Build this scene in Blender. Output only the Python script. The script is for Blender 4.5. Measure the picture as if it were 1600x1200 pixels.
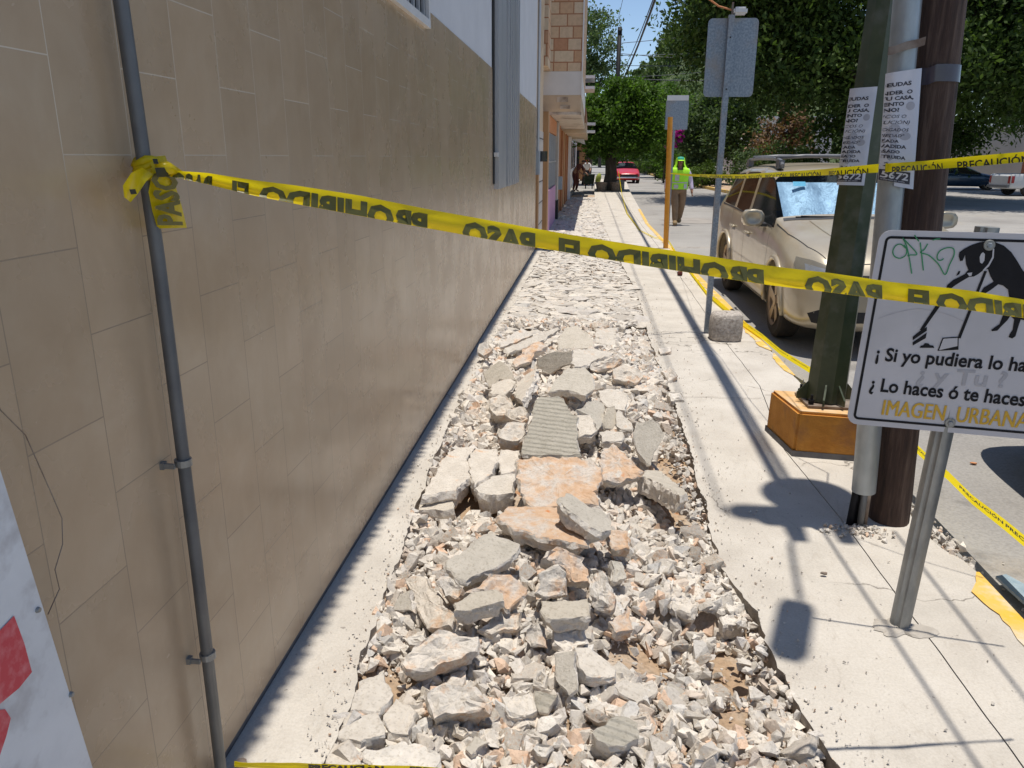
import bpy, bmesh, math, random
import numpy as np
from mathutils import Vector, Matrix, noise
from mathutils.bvhtree import BVHTree
from mathutils.geometry import tessellate_polygon
R=math.radians
random.seed(7); rng=np.random.default_rng(11)
sc=bpy.context.scene
for o in list(bpy.data.objects): bpy.data.objects.remove(o)
col=sc.collection
# ---------------------------------------------------------------- camera
FPX=1195.; CAMH=1.62
th=math.atan(355/FPX); rho=.005; yaw=math.atan(122/math.hypot(FPX,355))
fwdh=np.array([-math.sin(yaw),math.cos(yaw),0]); rgt=np.array([math.cos(yaw),math.sin(yaw),0]); upv=np.array([0,0,1.])
fwd=fwdh*math.cos(th)-upv*math.sin(th); cup=fwdh*math.sin(th)+upv*math.cos(th)
CAM=np.array([0,0,CAMH])
r_=rgt*math.cos(rho)+cup*math.sin(rho); u_=cup*math.cos(rho)-rgt*math.sin(rho)
cd=bpy.data.cameras.new('camera'); cam=bpy.data.objects.new('camera',cd); col.objects.link(cam); sc.camera=cam
cd.lens=FPX/1600*36; cd.sensor_width=36; cd.clip_start=.05; cd.clip_end=2000
m=Matrix.Identity(4)
for i in range(3):
    m[i][0]=r_[i]; m[i][1]=u_[i]; m[i][2]=-fwd[i]; m[i][3]=CAM[i]
cam.matrix_world=m
# measuring helpers: turn a measured photo position into a point of the street (on a plane z=, x=, y=)
def ray(px,py): return r_*(px-800)+u_*(600-py)+fwd*FPX
def gz(px,py,z=0.): d=ray(px,py); return CAM+d*((z-CAMH)/d[2])
def gx(px,py,x): d=ray(px,py); return CAM+d*(x/d[0])
def gy(px,py,y): d=ray(px,py); return CAM+d*(y/d[1])
def gpl(px,py,P0,n): d=ray(px,py); return CAM+d*(np.dot(np.array(P0)-CAM,n)/np.dot(d,n))
# ---------------------------------------------------------------- light
w=bpy.data.worlds.new('World'); sc.world=w; w.use_nodes=True
nt=w.node_tree; bg=nt.nodes['Background']; sky=nt.nodes.new('ShaderNodeTexSky')
sky.sky_type='NISHITA'; sky.sun_disc=False; sky.sun_elevation=R(88.2); sky.sun_rotation=R(90); sky.air_density=1.0; sky.dust_density=.2; sky.altitude=1900
nt.links.new(sky.outputs[0],bg.inputs[0]); bg.inputs[1].default_value=.125
sd=bpy.data.lights.new('sun','SUN'); sd.energy=4.3; sd.angle=R(.53); sd.color=(1,.94,.84)
sun=bpy.data.objects.new('sun',sd); col.objects.link(sun); sun.rotation_euler=(0,R(1.8),0); sun.location=(3,0,30)
sc.view_settings.view_transform='Standard'; sc.view_settings.look='None'; sc.view_settings.exposure=.16; sc.view_settings.gamma=1
sc.render.engine='CYCLES'; sc.render.resolution_x=1024; sc.render.resolution_y=768
# ---------------------------------------------------------------- materials
def newmat(name):
    m=bpy.data.materials.new(name); m.use_nodes=True
    return m,m.node_tree,m.node_tree.nodes['Principled BSDF']
def lnk(nt,a,b): nt.links.new(a,b)
def coords(nt,scale=(1,1,1),obj=True):
    tc=nt.nodes.new('ShaderNodeTexCoord'); mp=nt.nodes.new('ShaderNodeMapping'); mp.inputs['Scale'].default_value=scale
    lnk(nt,tc.outputs['Object'],mp.inputs['Vector']); return mp.outputs[0]
def nz(nt,vec,scale,detail=5,rough=.6,dist=0):
    n=nt.nodes.new('ShaderNodeTexNoise'); n.inputs['Scale'].default_value=scale; n.inputs['Detail'].default_value=detail
    n.inputs['Roughness'].default_value=rough; n.inputs['Distortion'].default_value=dist
    lnk(nt,vec,n.inputs['Vector']); return n.outputs['Fac']
def ramp(nt,fac,stops):
    r=nt.nodes.new('ShaderNodeValToRGB'); e=r.color_ramp.elements
    while len(e)<len(stops): e.new(.5)
    for q,(p,c) in zip(e,stops): q.position=p; q.color=tuple(c)+(1,) if len(c)==3 else c
    lnk(nt,fac,r.inputs[0]); return r.outputs[0]
def mix(nt,fac,a,b,mode='MIX'):
    n=nt.nodes.new('ShaderNodeMix'); n.data_type='RGBA'; n.blend_type=mode
    for s,v in ((n.inputs[0],fac),(n.inputs[6],a),(n.inputs[7],b)):
        if isinstance(v,(int,float)): s.default_value=v
        elif isinstance(v,tuple): s.default_value=tuple(v)+((1,) if len(v)==3 else ())
        else: lnk(nt,v,s)
    return n.outputs[2]
def mth(nt,op,a,b=None,c=None):
    n=nt.nodes.new('ShaderNodeMath'); n.operation=op
    for s,v in zip(n.inputs,(a,b,c)):
        if v is None: continue
        if isinstance(v,(int,float)): s.default_value=v
        else: lnk(nt,v,s)
    return n.outputs[0]
def bump(nt,b,h,strength=.5,dist=.01,prev=None):
    n=nt.nodes.new('ShaderNodeBump'); n.inputs['Strength'].default_value=strength; n.inputs['Distance'].default_value=dist
    lnk(nt,h,n.inputs['Height'])
    if prev is not None: lnk(nt,prev,n.inputs['Normal'])
    lnk(nt,n.outputs[0],b.inputs['Normal']); return n.outputs[0]
def mk(name,c1,c2=None,scale=6,rough=.7,metal=0,bs=0,bd=.005,bscale=None,stretch=(1,1,1),lo=.35,hi=.65,spec=.5,coat=0,c3=None,s3=1.3):
    m,nt,b=newmat(name)
    b.inputs['Roughness'].default_value=rough; b.inputs['Metallic'].default_value=metal
    b.inputs['Specular IOR Level'].default_value=spec; b.inputs['Coat Weight'].default_value=coat
    c2=c2 or tuple(x*.8 for x in c1)
    v=coords(nt,stretch); f=nz(nt,v,scale)
    c=ramp(nt,f,[(lo,c1),(hi,c2)])
    if c3: c=mix(nt,ramp(nt,nz(nt,v,s3,4),[(.5,(0,0,0)),(.68,(1,1,1))]),c,c3)
    lnk(nt,c,b.inputs['Base Color'])
    if bs: bump(nt,b,nz(nt,v,bscale or scale*4,6),bs,bd)
    return m
# rubble / concrete with a per-stone tint attribute
def rubble_mat(name,base,dark,orange=0.,groove=0.,fine=90):
    m,nt,b=newmat(name); b.inputs['Roughness'].default_value=.92; b.inputs['Specular IOR Level'].default_value=.2
    v=coords(nt)
    f=nz(nt,v,14,7,.65); c=ramp(nt,f,[(.3,dark),(.62,base)])
    sp=ramp(nt,nz(nt,v,fine,3),[(.34,(.70,.68,.65)),(.48,(1,1,1))]); c=mix(nt,.7,c,sp,'MULTIPLY')
    if orange: 
        o=ramp(nt,nz(nt,v,9,6,.7),[(.62-orange*.38,(0,0,0)),(.72-orange*.3,(1,1,1))])
        oc=ramp(nt,nz(nt,v,26,4),[(.3,(.54,.34,.21)),(.7,(.64,.48,.35))]); c=mix(nt,o,c,oc)
        o2=ramp(nt,nz(nt,v,6,3),[(.66 if orange>.2 else .95,(0,0,0)),(.71 if orange>.2 else 1.,(1,1,1))]); c=mix(nt,o2,c,(.6,.22,.07))
    a=nt.nodes.new('ShaderNodeAttribute'); a.attribute_name='tint'
    c=mix(nt,1.,c,a.outputs['Color'],'MULTIPLY')
    lnk(nt,c,b.inputs['Base Color'])
    h=nz(nt,v,60,9,.75); pr=bump(nt,b,h,.85,.008)
    if orange>.2: pr=bump(nt,b,nz(nt,v,26,8,.75),.55,.013,pr)
    if groove:
        wv=nt.nodes.new('ShaderNodeTexWave'); wv.bands_direction='DIAGONAL'; wv.inputs['Scale'].default_value=20; wv.inputs['Distortion'].default_value=2.5; wv.inputs['Detail'].default_value=3; wv.inputs['Detail Scale'].default_value=.7
        mp=nt.nodes.new('ShaderNodeMapping'); mp.inputs['Rotation'].default_value=(0,0,R(140)); lnk(nt,v,mp.inputs[0]); lnk(nt,mp.outputs[0],wv.inputs[0])
        bump(nt,b,wv.outputs['Fac'],groove,.005,pr)
    return m
M={}
M['rub']=rubble_mat('rubble concrete',(.735,.685,.62),(.57,.535,.49),.05)
M['slab']=rubble_mat('slab grey',(.52,.48,.42),(.43,.395,.34),0,.12)
M['slabg']=rubble_mat('slab grooved',(.43,.40,.345),(.35,.325,.275),0,1.)
M['pale']=rubble_mat('slab pale',(.62,.575,.515),(.50,.455,.40),.06,.15)
M['org']=rubble_mat('slab clay side',(.64,.58,.52),(.54,.47,.41),.55)
M['orgp']=rubble_mat('slab part clay',(.70,.645,.58),(.55,.51,.46),.27)
def sidewalk_mat():
    m,nt,b=newmat('sidewalk concrete'); b.inputs['Roughness'].default_value=.85; b.inputs['Specular IOR Level'].default_value=.3
    v=coords(nt)
    c=ramp(nt,nz(nt,v,2.2,8,.62),[(.3,(.46,.42,.37)),(.5,(.545,.505,.45)),(.7,(.60,.56,.505))])
    c=mix(nt,ramp(nt,nz(nt,v,1.1,7,.7,1.5),[(.52,(0,0,0)),(.7,(.55,.55,.55))]),c,(.43,.40,.355))
    c=mix(nt,ramp(nt,nz(nt,v,38,3),[(.28,(1,1,1)),(.33,(0,0,0))]),c,(.3,.27,.24))
    c=mix(nt,ramp(nt,nz(nt,coords(nt,(1.6,.5,1)),7,8,.75,2),[(.55,(0,0,0)),(.68,(.6,.6,.6))]),c,(.43,.385,.33))
    c=mix(nt,.5,c,ramp(nt,nz(nt,v,120,4,.7),[(.35,(.80,.79,.77)),(.6,(1.05,1.05,1.05))]),'MULTIPLY')
    # cracks
    vo=nt.nodes.new('ShaderNodeTexVoronoi'); vo.feature='DISTANCE_TO_EDGE'; vo.inputs['Scale'].default_value=.9
    dn=nt.nodes.new('ShaderNodeTexNoise'); dn.inputs['Scale'].default_value=3; dn.inputs['Detail'].default_value=6; lnk(nt,v,dn.inputs[0])
    ad=nt.nodes.new('ShaderNodeVectorMath'); ad.operation='MULTIPLY_ADD'; ad.inputs[1].default_value=(.5,.5,.5); lnk(nt,dn.outputs['Color'],ad.inputs[0]); lnk(nt,v,ad.inputs[2])
    lnk(nt,ad.outputs[0],vo.inputs['Vector'])
    ck=ramp(nt,vo.outputs[0],[(0,(1,1,1)),(.006,(0,0,0))]); ck=mix(nt,ramp(nt,nz(nt,v,.8,3),[(.5,(0,0,0)),(.56,(1,1,1))]),(0,0,0),ck)
    c=mix(nt,ck,c,(.16,.14,.12)); lnk(nt,c,b.inputs['Base Color'])
    bump(nt,b,nz(nt,v,30,9,.75),.8,.006)
    return m
M['walk']=sidewalk_mat()
def road_mat():
    m,nt,b=newmat('road surface'); b.inputs['Roughness'].default_value=.85; b.inputs['Specular IOR Level'].default_value=.3
    v=coords(nt)
    c=ramp(nt,nz(nt,v,.35,7,.6),[(.3,(.27,.255,.24)),(.55,(.35,.335,.315)),(.75,(.41,.39,.365))])
    c=mix(nt,ramp(nt,nz(nt,v,55,3),[(.35,(.7,.7,.7)),(.6,(1.08,1.08,1.08))]),(0,0,0),c,'MIX') if False else mix(nt,.6,c,ramp(nt,nz(nt,v,60,3),[(.35,(.68,.68,.68)),(.62,(1,1,1))]),'MULTIPLY')
    c=mix(nt,ramp(nt,nz(nt,v,.9,5,.6,1),[(.60,(0,0,0)),(.70,(.4,.4,.4))]),c,(.34,.28,.21))
    c=mix(nt,ramp(nt,nz(nt,v,1.7,6,.65),[(.33,(.6,.6,.6)),(.4,(0,0,0))]),c,(.17,.16,.15))
    lnk(nt,c,b.inputs['Base Color']); bump(nt,b,nz(nt,v,60,6,.7),.5,.006)
    return m
M['road']=road_mat()
def bed_mat():
    m,nt,b=newmat('trench soil'); b.inputs['Roughness'].default_value=.95; b.inputs['Specular IOR Level'].default_value=.1
    v=coords(nt)
    c=ramp(nt,nz(nt,v,4,8,.65),[(.3,(.36,.235,.14)),(.5,(.48,.35,.24)),(.68,(.56,.48,.40))])
    c=mix(nt,ramp(nt,nz(nt,v,7,4),[(.62,(0,0,0)),(.7,(1,1,1))]),c,(.48,.25,.13))
    c=mix(nt,.8,c,ramp(nt,nz(nt,v,50,4),[(.35,(.65,.65,.65)),(.55,(1,1,1))]),'MULTIPLY')
    lnk(nt,c,b.inputs['Base Color']); bump(nt,b,nz(nt,v,45,9,.75),.9,.012)
    return m
M['bed']=bed_mat()
M['cut']=mk('broken slab edge',(.22,.185,.15),(.34,.30,.26),22,.95,bs=1.,bd=.012,bscale=45)
def tile_mat():
    m,nt,b=newmat('wall tiles')
    tc=nt.nodes.new('ShaderNodeTexCoord'); sp=nt.nodes.new('ShaderNodeSeparateXYZ'); lnk(nt,tc.outputs['Object'],sp.inputs[0])
    cx=nt.nodes.new('ShaderNodeCombineXYZ')
    # rows run up the wall: texture x = height, texture y = distance along the street
    lnk(nt,mth(nt,'ADD',sp.outputs[2],-1.62+.335*20),cx.inputs[0]); lnk(nt,mth(nt,'ADD',sp.outputs[1],-1.58+.217*40),cx.inputs[1])
    bk=nt.nodes.new('ShaderNodeTexBrick'); lnk(nt,cx.outputs[0],bk.inputs[0]); bk.offset=.5; bk.offset_frequency=2; bk.squash=1
    bk.inputs['Scale'].default_value=1; bk.inputs['Mortar Size'].default_value=.0014; bk.inputs['Mortar Smooth'].default_value=.2
    bk.inputs['Brick Width'].default_value=.335; bk.inputs['Row Height'].default_value=.217
    bk.inputs['Color1'].default_value=(.485,.485,.485,1); bk.inputs['Color2'].default_value=(.56,.56,.56,1); bk.inputs['Bias'].default_value=0
    v=coords(nt)
    f=nz(nt,v,5.5,6,.6,.6); f2=nz(nt,coords(nt,(1,1,.35)),16,4)
    c=ramp(nt,f,[(.25,(.45,.325,.208)),(.5,(.49,.362,.238)),(.75,(.525,.402,.275))])
    c=mix(nt,.2,c,ramp(nt,f2,[(.35,(.8,.78,.75)),(.65,(1.0,1.0,1.0))]),'MULTIPLY')
    cc=mix(nt,.6,c,mix(nt,1,bk.outputs['Color'],(1.85,1.85,1.85),'MULTIPLY'),'MULTIPLY')
    # grout: paler in the upper courses
    zt=ramp(nt,mth(nt,'MULTIPLY',sp.outputs[2],.4),[(.6,(.31,.235,.165)),(.66,(.62,.53,.42))])
    cc=mix(nt,bk.outputs['Fac'],cc,zt)
    lnk(nt,cc,b.inputs['Base Color'])
    rr=ramp(nt,nz(nt,v,2.5,5),[(.3,(.20,.20,.20)),(.7,(.34,.34,.34))]); lnk(nt,rr,b.inputs['Roughness'])
    b.inputs['Specular IOR Level'].default_value=.5
    n1=bump(nt,b,bk.outputs['Fac'],-.5 if False else .35,.0015)
    nt.nodes[-1].invert=True
    bump(nt,b,nz(nt,v,3.2,3),.10,.02,n1)
    return m
M['tile']=tile_mat()
M['plaster']=mk('white plaster',(.66,.67,.7),(.6,.61,.64),2,.85,bs=.15,bscale=40)
M['darkfoot']=mk('dark base strip',(.10,.10,.11),(.16,.15,.15),12,.9)
M['pipe']=mk('galvanised conduit',(.11,.115,.125),(.16,.165,.17),7,.5,.4,bs=.1)
M['galv']=mk('galvanised steel',(.22,.23,.235),(.32,.33,.33),22,.42,.6,bs=.1,stretch=(1,1,.4))
M['galvs']=mk('galvanised sheet',(.19,.23,.28),(.30,.345,.40),60,.42,.4,bs=.05,c3=(.30,.27,.25),s3=3,lo=.4,hi=.6)
M['duct']=mk('duct steel',(.30,.33,.35),(.42,.45,.47),9,.4,.5,bs=.25,bscale=25,stretch=(1,1,.5))
M['alum']=mk('corrugated metal',(.42,.43,.45),(.5,.5,.52),5,.45,.5,stretch=(1,1,.2))
M['dark']=mk('dark gap',(.02,.02,.022),(.03,.03,.03),5,.8)
M['white']=mk('white paint',(.72,.72,.72),(.66,.66,.66),7,.5)
M['board']=mk('white painted panel',(.72,.74,.77),(.64,.66,.69),9,.4,bs=.06,c3=(.5,.5,.52),s3=12)
M['red']=mk('red paint worn',(.62,.06,.08),(.7,.2,.22),50,.6,lo=.45,hi=.75)
M['woodpole']=None
def wood_mat():
    m,nt,b=newmat('creosoted wood'); b.inputs['Roughness'].default_value=.8
    v=coords(nt,(14,14,.9)); f=nz(nt,v,3,8,.7)
    c=ramp(nt,f,[(.3,(.018,.010,.008)),(.5,(.062,.034,.025)),(.72,(.15,.10,.075))])
    lnk(nt,c,b.inputs['Base Color']); bump(nt,b,f,.9,.012); return m
M['woodpole']=wood_mat()
M['green']=mk('dark green pole paint',(.036,.052,.022),(.06,.075,.035),8,.38,bs=.05,c3=(.10,.11,.08),s3=6)
M['block']=mk('orange painted concrete',(.44,.175,.022),(.56,.25,.04),7,.85,bs=.8,bscale=34,bd=.01,c3=(.34,.15,.05),s3=4.5)
M['blocktop']=mk('faded orange top',(.62,.36,.14),(.66,.48,.30),8,.8,bs=.3,bscale=30)
M['rust']=mk('rusty steel',(.17,.115,.085),(.30,.25,.21),14,.7,.3,bs=.2)
M['orangepost']=mk('orange post paint',(.62,.24,.01),(.68,.30,.03),9,.5)
M['signw']=mk('sign white',(.56,.56,.61),(.51,.51,.555),3,.42,c3=(.46,.46,.5),s3=2)
M['black']=mk('sign black',(.008,.008,.011),(.013,.013,.017),20,.65,spec=.25)
M['signy']=mk('sign yellow lettering',(.66,.40,.03),(.6,.36,.03),20,.5)
M['signg']=mk('sign ghost grey',(.36,.36,.40),(.42,.42,.46),20,.5)
M['grafg']=mk('green marker',(.03,.24,.10),(.04,.30,.13),20,.5)
M['paper']=mk('poster paper',(.66,.67,.74),(.6,.61,.68),4,.7,bs=.1,bscale=12)
M['ink']=mk('poster ink',(.03,.03,.045),(.06,.06,.08),30,.7)
M['inkg']=mk('poster grey smudge',(.38,.38,.43),(.45,.45,.5),30,.7)
def tape_mat():
    m,nt,b=newmat('yellow barrier tape'); b.inputs['Roughness'].default_value=.28; b.inputs['Base Color'].default_value=(.9,.7,.012,1)
    v=coords(nt); c=ramp(nt,nz(nt,v,6,4),[(.3,(.86,.67,.010)),(.7,(.93,.76,.015))]); lnk(nt,c,b.inputs['Base Color'])
    n=bump(nt,b,nz(nt,v,35,4),.35,.006)
    tr=nt.nodes.new('ShaderNodeBsdfTranslucent'); tr.inputs[0].default_value=(.95,.78,.01,1)
    mx=nt.nodes.new('ShaderNodeMixShader'); mx.inputs[0].default_value=.5
    lnk(nt,b.outputs[0],mx.inputs[1]); lnk(nt,tr.outputs[0],mx.inputs[2]); lnk(nt,mx.outputs[0],nt.nodes['Material Output'].inputs[0])
    return m
M['tape']=tape_mat()
M['tapeink']=mk('tape lettering seen through',(.085,.082,.012),(.12,.112,.016),30,.35)
M['tapeblk']=mk('tape black lettering',(.02,.02,.012),(.03,.03,.02),30,.4)
M['kyel']=mk('yellow kerb paint',(.72,.42,.05),(.66,.44,.14),9,.8,bs=.3,bscale=40,c3=(.6,.52,.4),s3=7)
M['stone']=mk('rough mortar block',(.30,.26,.225),(.56,.51,.46),45,.95,bs=1.,bd=.018,bscale=50)
M['foot']=mk('patched mortar',(.47,.43,.38),(.38,.345,.30),18,.95,bs=.8,bscale=60)
M['cable']=mk('black cable',(.02,.02,.022),(.03,.03,.03),5,.6)
M['cableg']=mk('grey cable',(.12,.12,.13),(.16,.16,.17),5,.6)
def leaf_mat(name,c1,c2,tr=.35):
    m,nt,b=newmat(name); b.inputs['Roughness'].default_value=.62; b.inputs['Specular IOR Level'].default_value=.22
    a=nt.nodes.new('ShaderNodeAttribute'); a.attribute_name='tint'
    f=nt.nodes.new('ShaderNodeSeparateColor'); lnk(nt,a.outputs['Color'],f.inputs[0])
    c=ramp(nt,f.outputs[0],[(0,c1),(1,c2)]); lnk(nt,c,b.inputs['Base Color'])
    t=nt.nodes.new('ShaderNodeBsdfTranslucent'); lnk(nt,mix(nt,1,c,(1.3,1.5,.6),'MULTIPLY'),t.inputs[0])
    mx=nt.nodes.new('ShaderNodeMixShader'); mx.inputs[0].default_value=tr
    lnk(nt,b.outputs[0],mx.inputs[1]); lnk(nt,t.outputs[0],mx.inputs[2]); lnk(nt,mx.outputs[0],nt.nodes['Material Output'].inputs[0])
    return m
M['ficus']=leaf_mat('ficus leaves',(.028,.06,.011),(.13,.235,.035))
M['bigleaf']=leaf_mat('dark tree leaves',(.014,.03,.007),(.095,.15,.03),.28)
M['sage']=leaf_mat('grey green leaves',(.05,.085,.035),(.13,.18,.08))
M['hill']=leaf_mat('hill forest leaves',(.05,.085,.03),(.12,.17,.06),.2)
M['dry']=leaf_mat('dry brown leaves',(.11,.06,.035),(.24,.15,.09),.2)
M['hedge']=leaf_mat('hedge leaves',(.035,.07,.012),(.11,.16,.03),.25)
M['pepper']=leaf_mat('pepper tree leaves',(.04,.07,.025),(.11,.16,.055),.3)
M['magenta']=leaf_mat('bougainvillea',(.45,.02,.38),(.62,.06,.5),.3)
M['bark']=mk('bark',(.07,.05,.04),(.13,.10,.08),9,.9,bs=.6,stretch=(1,1,.3))
# ---------------------------------------------------------------- object helpers
ORG={}
def tag(o,label=None,cat=None,group=None,kind=None):
    if label: o['label']=label
    if cat: o['category']=cat
    if group: o['group']=group
    if kind: o['kind']=kind
    return o
def thing(name,label,cat,loc=(0,0,0),rz=0,group=None):
    o=bpy.data.objects.new(name,None); o.empty_display_size=.2; col.objects.link(o); o.location=loc; o.rotation_euler=(0,0,rz)
    ORG[o.name]=np.array(loc,float); return tag(o,label,cat,group)
def link(name,me,parent=None):
    o=bpy.data.objects.new(name,me); col.objects.link(o); ORG[o.name]=ORG[parent.name] if parent else np.zeros(3)
    if parent: o.parent=parent
    return o
class MB:
    def __init__(s): s.v=[]; s.f=[]; s.mi=[]
    def add(s,v,f,mi=0):
        n=len(s.v); s.v+= [tuple(map(float,p)) for p in v]; s.f+=[tuple(i+n for i in q) for q in f]; s.mi+=[mi]*len(f); return s
    def box(s,a,b,mi=0,bev=0):
        x0,y0,z0=a; x1,y1,z1=b
        return s.add([(x0,y0,z0),(x1,y0,z0),(x1,y1,z0),(x0,y1,z0),(x0,y0,z1),(x1,y0,z1),(x1,y1,z1),(x0,y1,z1)],
          [(0,3,2,1),(4,5,6,7),(0,1,5,4),(1,2,6,5),(2,3,7,6),(3,0,4,7)],mi)
    def tube(s,pts,r,n=10,mi=0,cap=True,prof=None):
        pts=[Vector(p) for p in pts]; rr=r if hasattr(r,'__len__') else [r]*len(pts); vs=[];fs=[]
        up=None
        for i,p in enumerate(pts):
            t=(pts[min(i+1,len(pts)-1)]-pts[max(i-1,0)]).normalized()
            if up is None: up=Vector((0,0,1)) if abs(t.z)<.9 else Vector((0,1,0))
            a=t.cross(up).normalized(); b=a.cross(t).normalized(); up=b
            for k in range(n):
                an=2*math.pi*k/n; q=rr[i]*(prof[k%len(prof)] if prof else 1)
                vs.append(p+a*math.cos(an)*q+b*math.sin(an)*q)
        for i in range(len(pts)-1):
            for k in range(n): fs.append((i*n+k,i*n+(k+1)%n,(i+1)*n+(k+1)%n,(i+1)*n+k))
        if cap: fs.append(tuple(range(n))[::-1]); fs.append(tuple((len(pts)-1)*n+k for k in range(n)))
        return s.add(vs,fs,mi)
    def build(s,name,mat,parent=None,smooth=False,local=False,bev=0,sub=0):
        me=bpy.data.meshes.new(name); off=np.zeros(3) if (local or not parent) else ORG[parent.name]
        me.from_pydata([tuple(np.array(p)-off) for p in s.v],[],s.f)
        for mm in (mat if isinstance(mat,(list,tuple)) else [mat]): me.materials.append(mm)
        if len(set(s.mi))>1: me.polygons.foreach_set('material_index',s.mi)
        bm=bmesh.new(); bm.from_mesh(me); bmesh.ops.recalc_face_normals(bm,faces=bm.faces)
        if bev: bmesh.ops.bevel(bm,geom=[e for e in bm.edges if len(e.link_faces)==2 and e.calc_face_angle(0)>.6],offset=bev,segments=2,affect='EDGES')
        bm.to_mesh(me); bm.free()
        if smooth: 
            me.polygons.foreach_set('use_smooth',[True]*len(me.polygons))
            if smooth!=True: 
                try: me.set_sharp_from_angle(angle=R(smooth))
                except Exception: pass
        o=link(name,me,parent)
        return o
def mesh_np(name,V,F,mat,tint=None,parent=None,smooth=False):
    """V (n,3), F (m,k) fixed k"""
    me=bpy.data.meshes.new(name); V=np.asarray(V,np.float32); F=np.asarray(F,np.int32); k=F.shape[1]
    if parent is not None: V=V-ORG[parent.name].astype(np.float32)
    me.vertices.add(len(V)); me.vertices.foreach_set('co',V.ravel()); me.loops.add(F.size); me.loops.foreach_set('vertex_index',F.ravel())
    me.polygons.add(len(F)); me.polygons.foreach_set('loop_start',np.arange(0,F.size,k,dtype=np.int32)); me.polygons.foreach_set('loop_total',np.full(len(F),k,np.int32))
    me.update(calc_edges=True); me.materials.append(mat)
    if tint is not None:
        a=me.color_attributes.new('tint','FLOAT_COLOR','POINT'); t=np.ones((len(V),4),np.float32); t[:,:3]=tint; a.data.foreach_set('color',t.ravel())
    me.polygons.foreach_set('use_smooth',np.full(len(F),bool(smooth)))
    me.validate(); return link(name,me,parent)
def set_tint(me,c):
    a=me.color_attributes.new('tint','FLOAT_COLOR','POINT'); n=len(me.vertices); a.data.foreach_set('color',np.tile(np.array(tuple(c)+(1,),np.float32),n))
def struct(o): o['kind']='structure'; return o
def fbm(x,y,z=0,s=1.): return noise.fractal(Vector((x*s,y*s,z*s)),1.,2.,4)
# ---------------------------------------------------------------- ground, road, sidewalk
def lerp(t,x): 
    return float(np.interp(x,[a for a,b in t],[b for a,b in t]))
KERB=[(-8,1.62),(9,1.62),(12,1.57),(20,1.5),(39,1.96),(62,2.7),(90,4.2)]
TR=[(-8,.80),(1.4,.80),(1.83,.73),(2.3,.665),(2.55,.655),(2.9,.60),(3.3,.60),(4.63,.62),(7.0,.60),(7.6,.60),(9.5,.63),(13.3,.5),(24.6,.25),(34,.2),(60,.3)]
TL=[(-8,-.66),(1.7,-.68),(2.4,-.73),(3.3,-.79),(4.2,-.83),(6.6,-.84),(13,-.82),(60,-.8)]
GR=[(-8,1.26),(2,1.25),(3.4,1.22),(4.3,1.17),(5.6,1.30),(7.1,1.28),(10.6,1.31),(15.5,1.32),(25,1.3),(40,1.6),(60,2.2)]
WX=-.955
def edge(t,y,amp,s,seed): return lerp(t,y)+amp*fbm(0,y,seed,s)
def strip(name,fl,fr,zt=0.,zb=-.16,y0=-8.,y1=62.,nx=10,mat='walk',bumpy=.0022,cut=()):
    ys=[]; y=y0
    while y<y1: ys.append(y); y+= .03 if 1<y<6 else (.08 if y<14 else .5)
    ys.append(y1); V=[];F=[]
    for y in ys:
        a,b=fl(y),fr(y)
        row=[(a,y,zb)]+[(a+(b-a)*k/nx,y,zt+bumpy*fbm(a+(b-a)*k/nx,y,3.3,1.5)) for k in range(nx+1)]+[(b,y,zb)]
        V+=row
    n=nx+3
    for i in range(len(ys)-1):
        for k in range(n-1): F.append((i*n+k,i*n+k+1,(i+1)*n+k+1,(i+1)*n+k))
    o=mesh_np(name,V,F,M[mat]); o.data.materials.append(M['cut'])
    mi=[1 if k in cut else 0 for i in range(len(ys)-1) for k in range(n-1)]; o.data.polygons.foreach_set('material_index',mi); return struct(o)
strip('sidewalk',lambda y:WX-.01,lambda y:edge(TL,y,.022,5,1.7)+.010*fbm(0,y,5,25),nx=8,cut=(9,))
strip('sidewalk',lambda y:edge(TR,y,.022,3,9.1)+.012*fbm(0,y,7,22),lambda y:lerp(GR,y)-.0025+.006*fbm(0,y,2,2),nx=10,cut=(0,))
strip('sidewalk',lambda y:lerp(GR,y)+.0025+.006*fbm(0,y,2,2),lambda y:lerp(KERB,y)+.012*fbm(0,y,4,3)-(.08*max(0,1-abs(y-3.35)/.28)**.5 if abs(y-3.35)<.28 else 0),nx=8)
gm=MB().box((1.08,-8,-.25),(1.42,34,-.02)); o=gm.build('ground',M['bed']); o.location.z=-.02; struct(o)
# shallow cross joints scored in the slabs (recessed look: dark thin inlay sheets)
jm=MB()
for y in (5.25,6.9,9.1,11.4,14.,17,20,23.5,27):
    a=lerp(TR,y)+.03; b=lerp(GR,y)-.02; n=14
    pts=[(a+(b-a)*k/n,y+.02*fbm(k*.3,y,1)+.03*(k/n-.5)) for k in range(n+1)]
    for k in range(n):
        (xa,ya),(xb,yb)=pts[k],pts[k+1]; jm.add([(xa,ya-.002,.006),(xb,yb-.002,.006),(xb,yb+.002,.006),(xa,ya+.002,.006)],[(0,1,2,3)])
    a=lerp(GR,y)+.02; b=lerp(KERB,y)-.02; jm.add([(a,y+.1,.006),(b,y+.12,.006),(b,y+.125,.006),(a,y+.105,.006)],[(0,1,2,3)])
struct(jm.build('pavement_joint',M['rust']))
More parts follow.
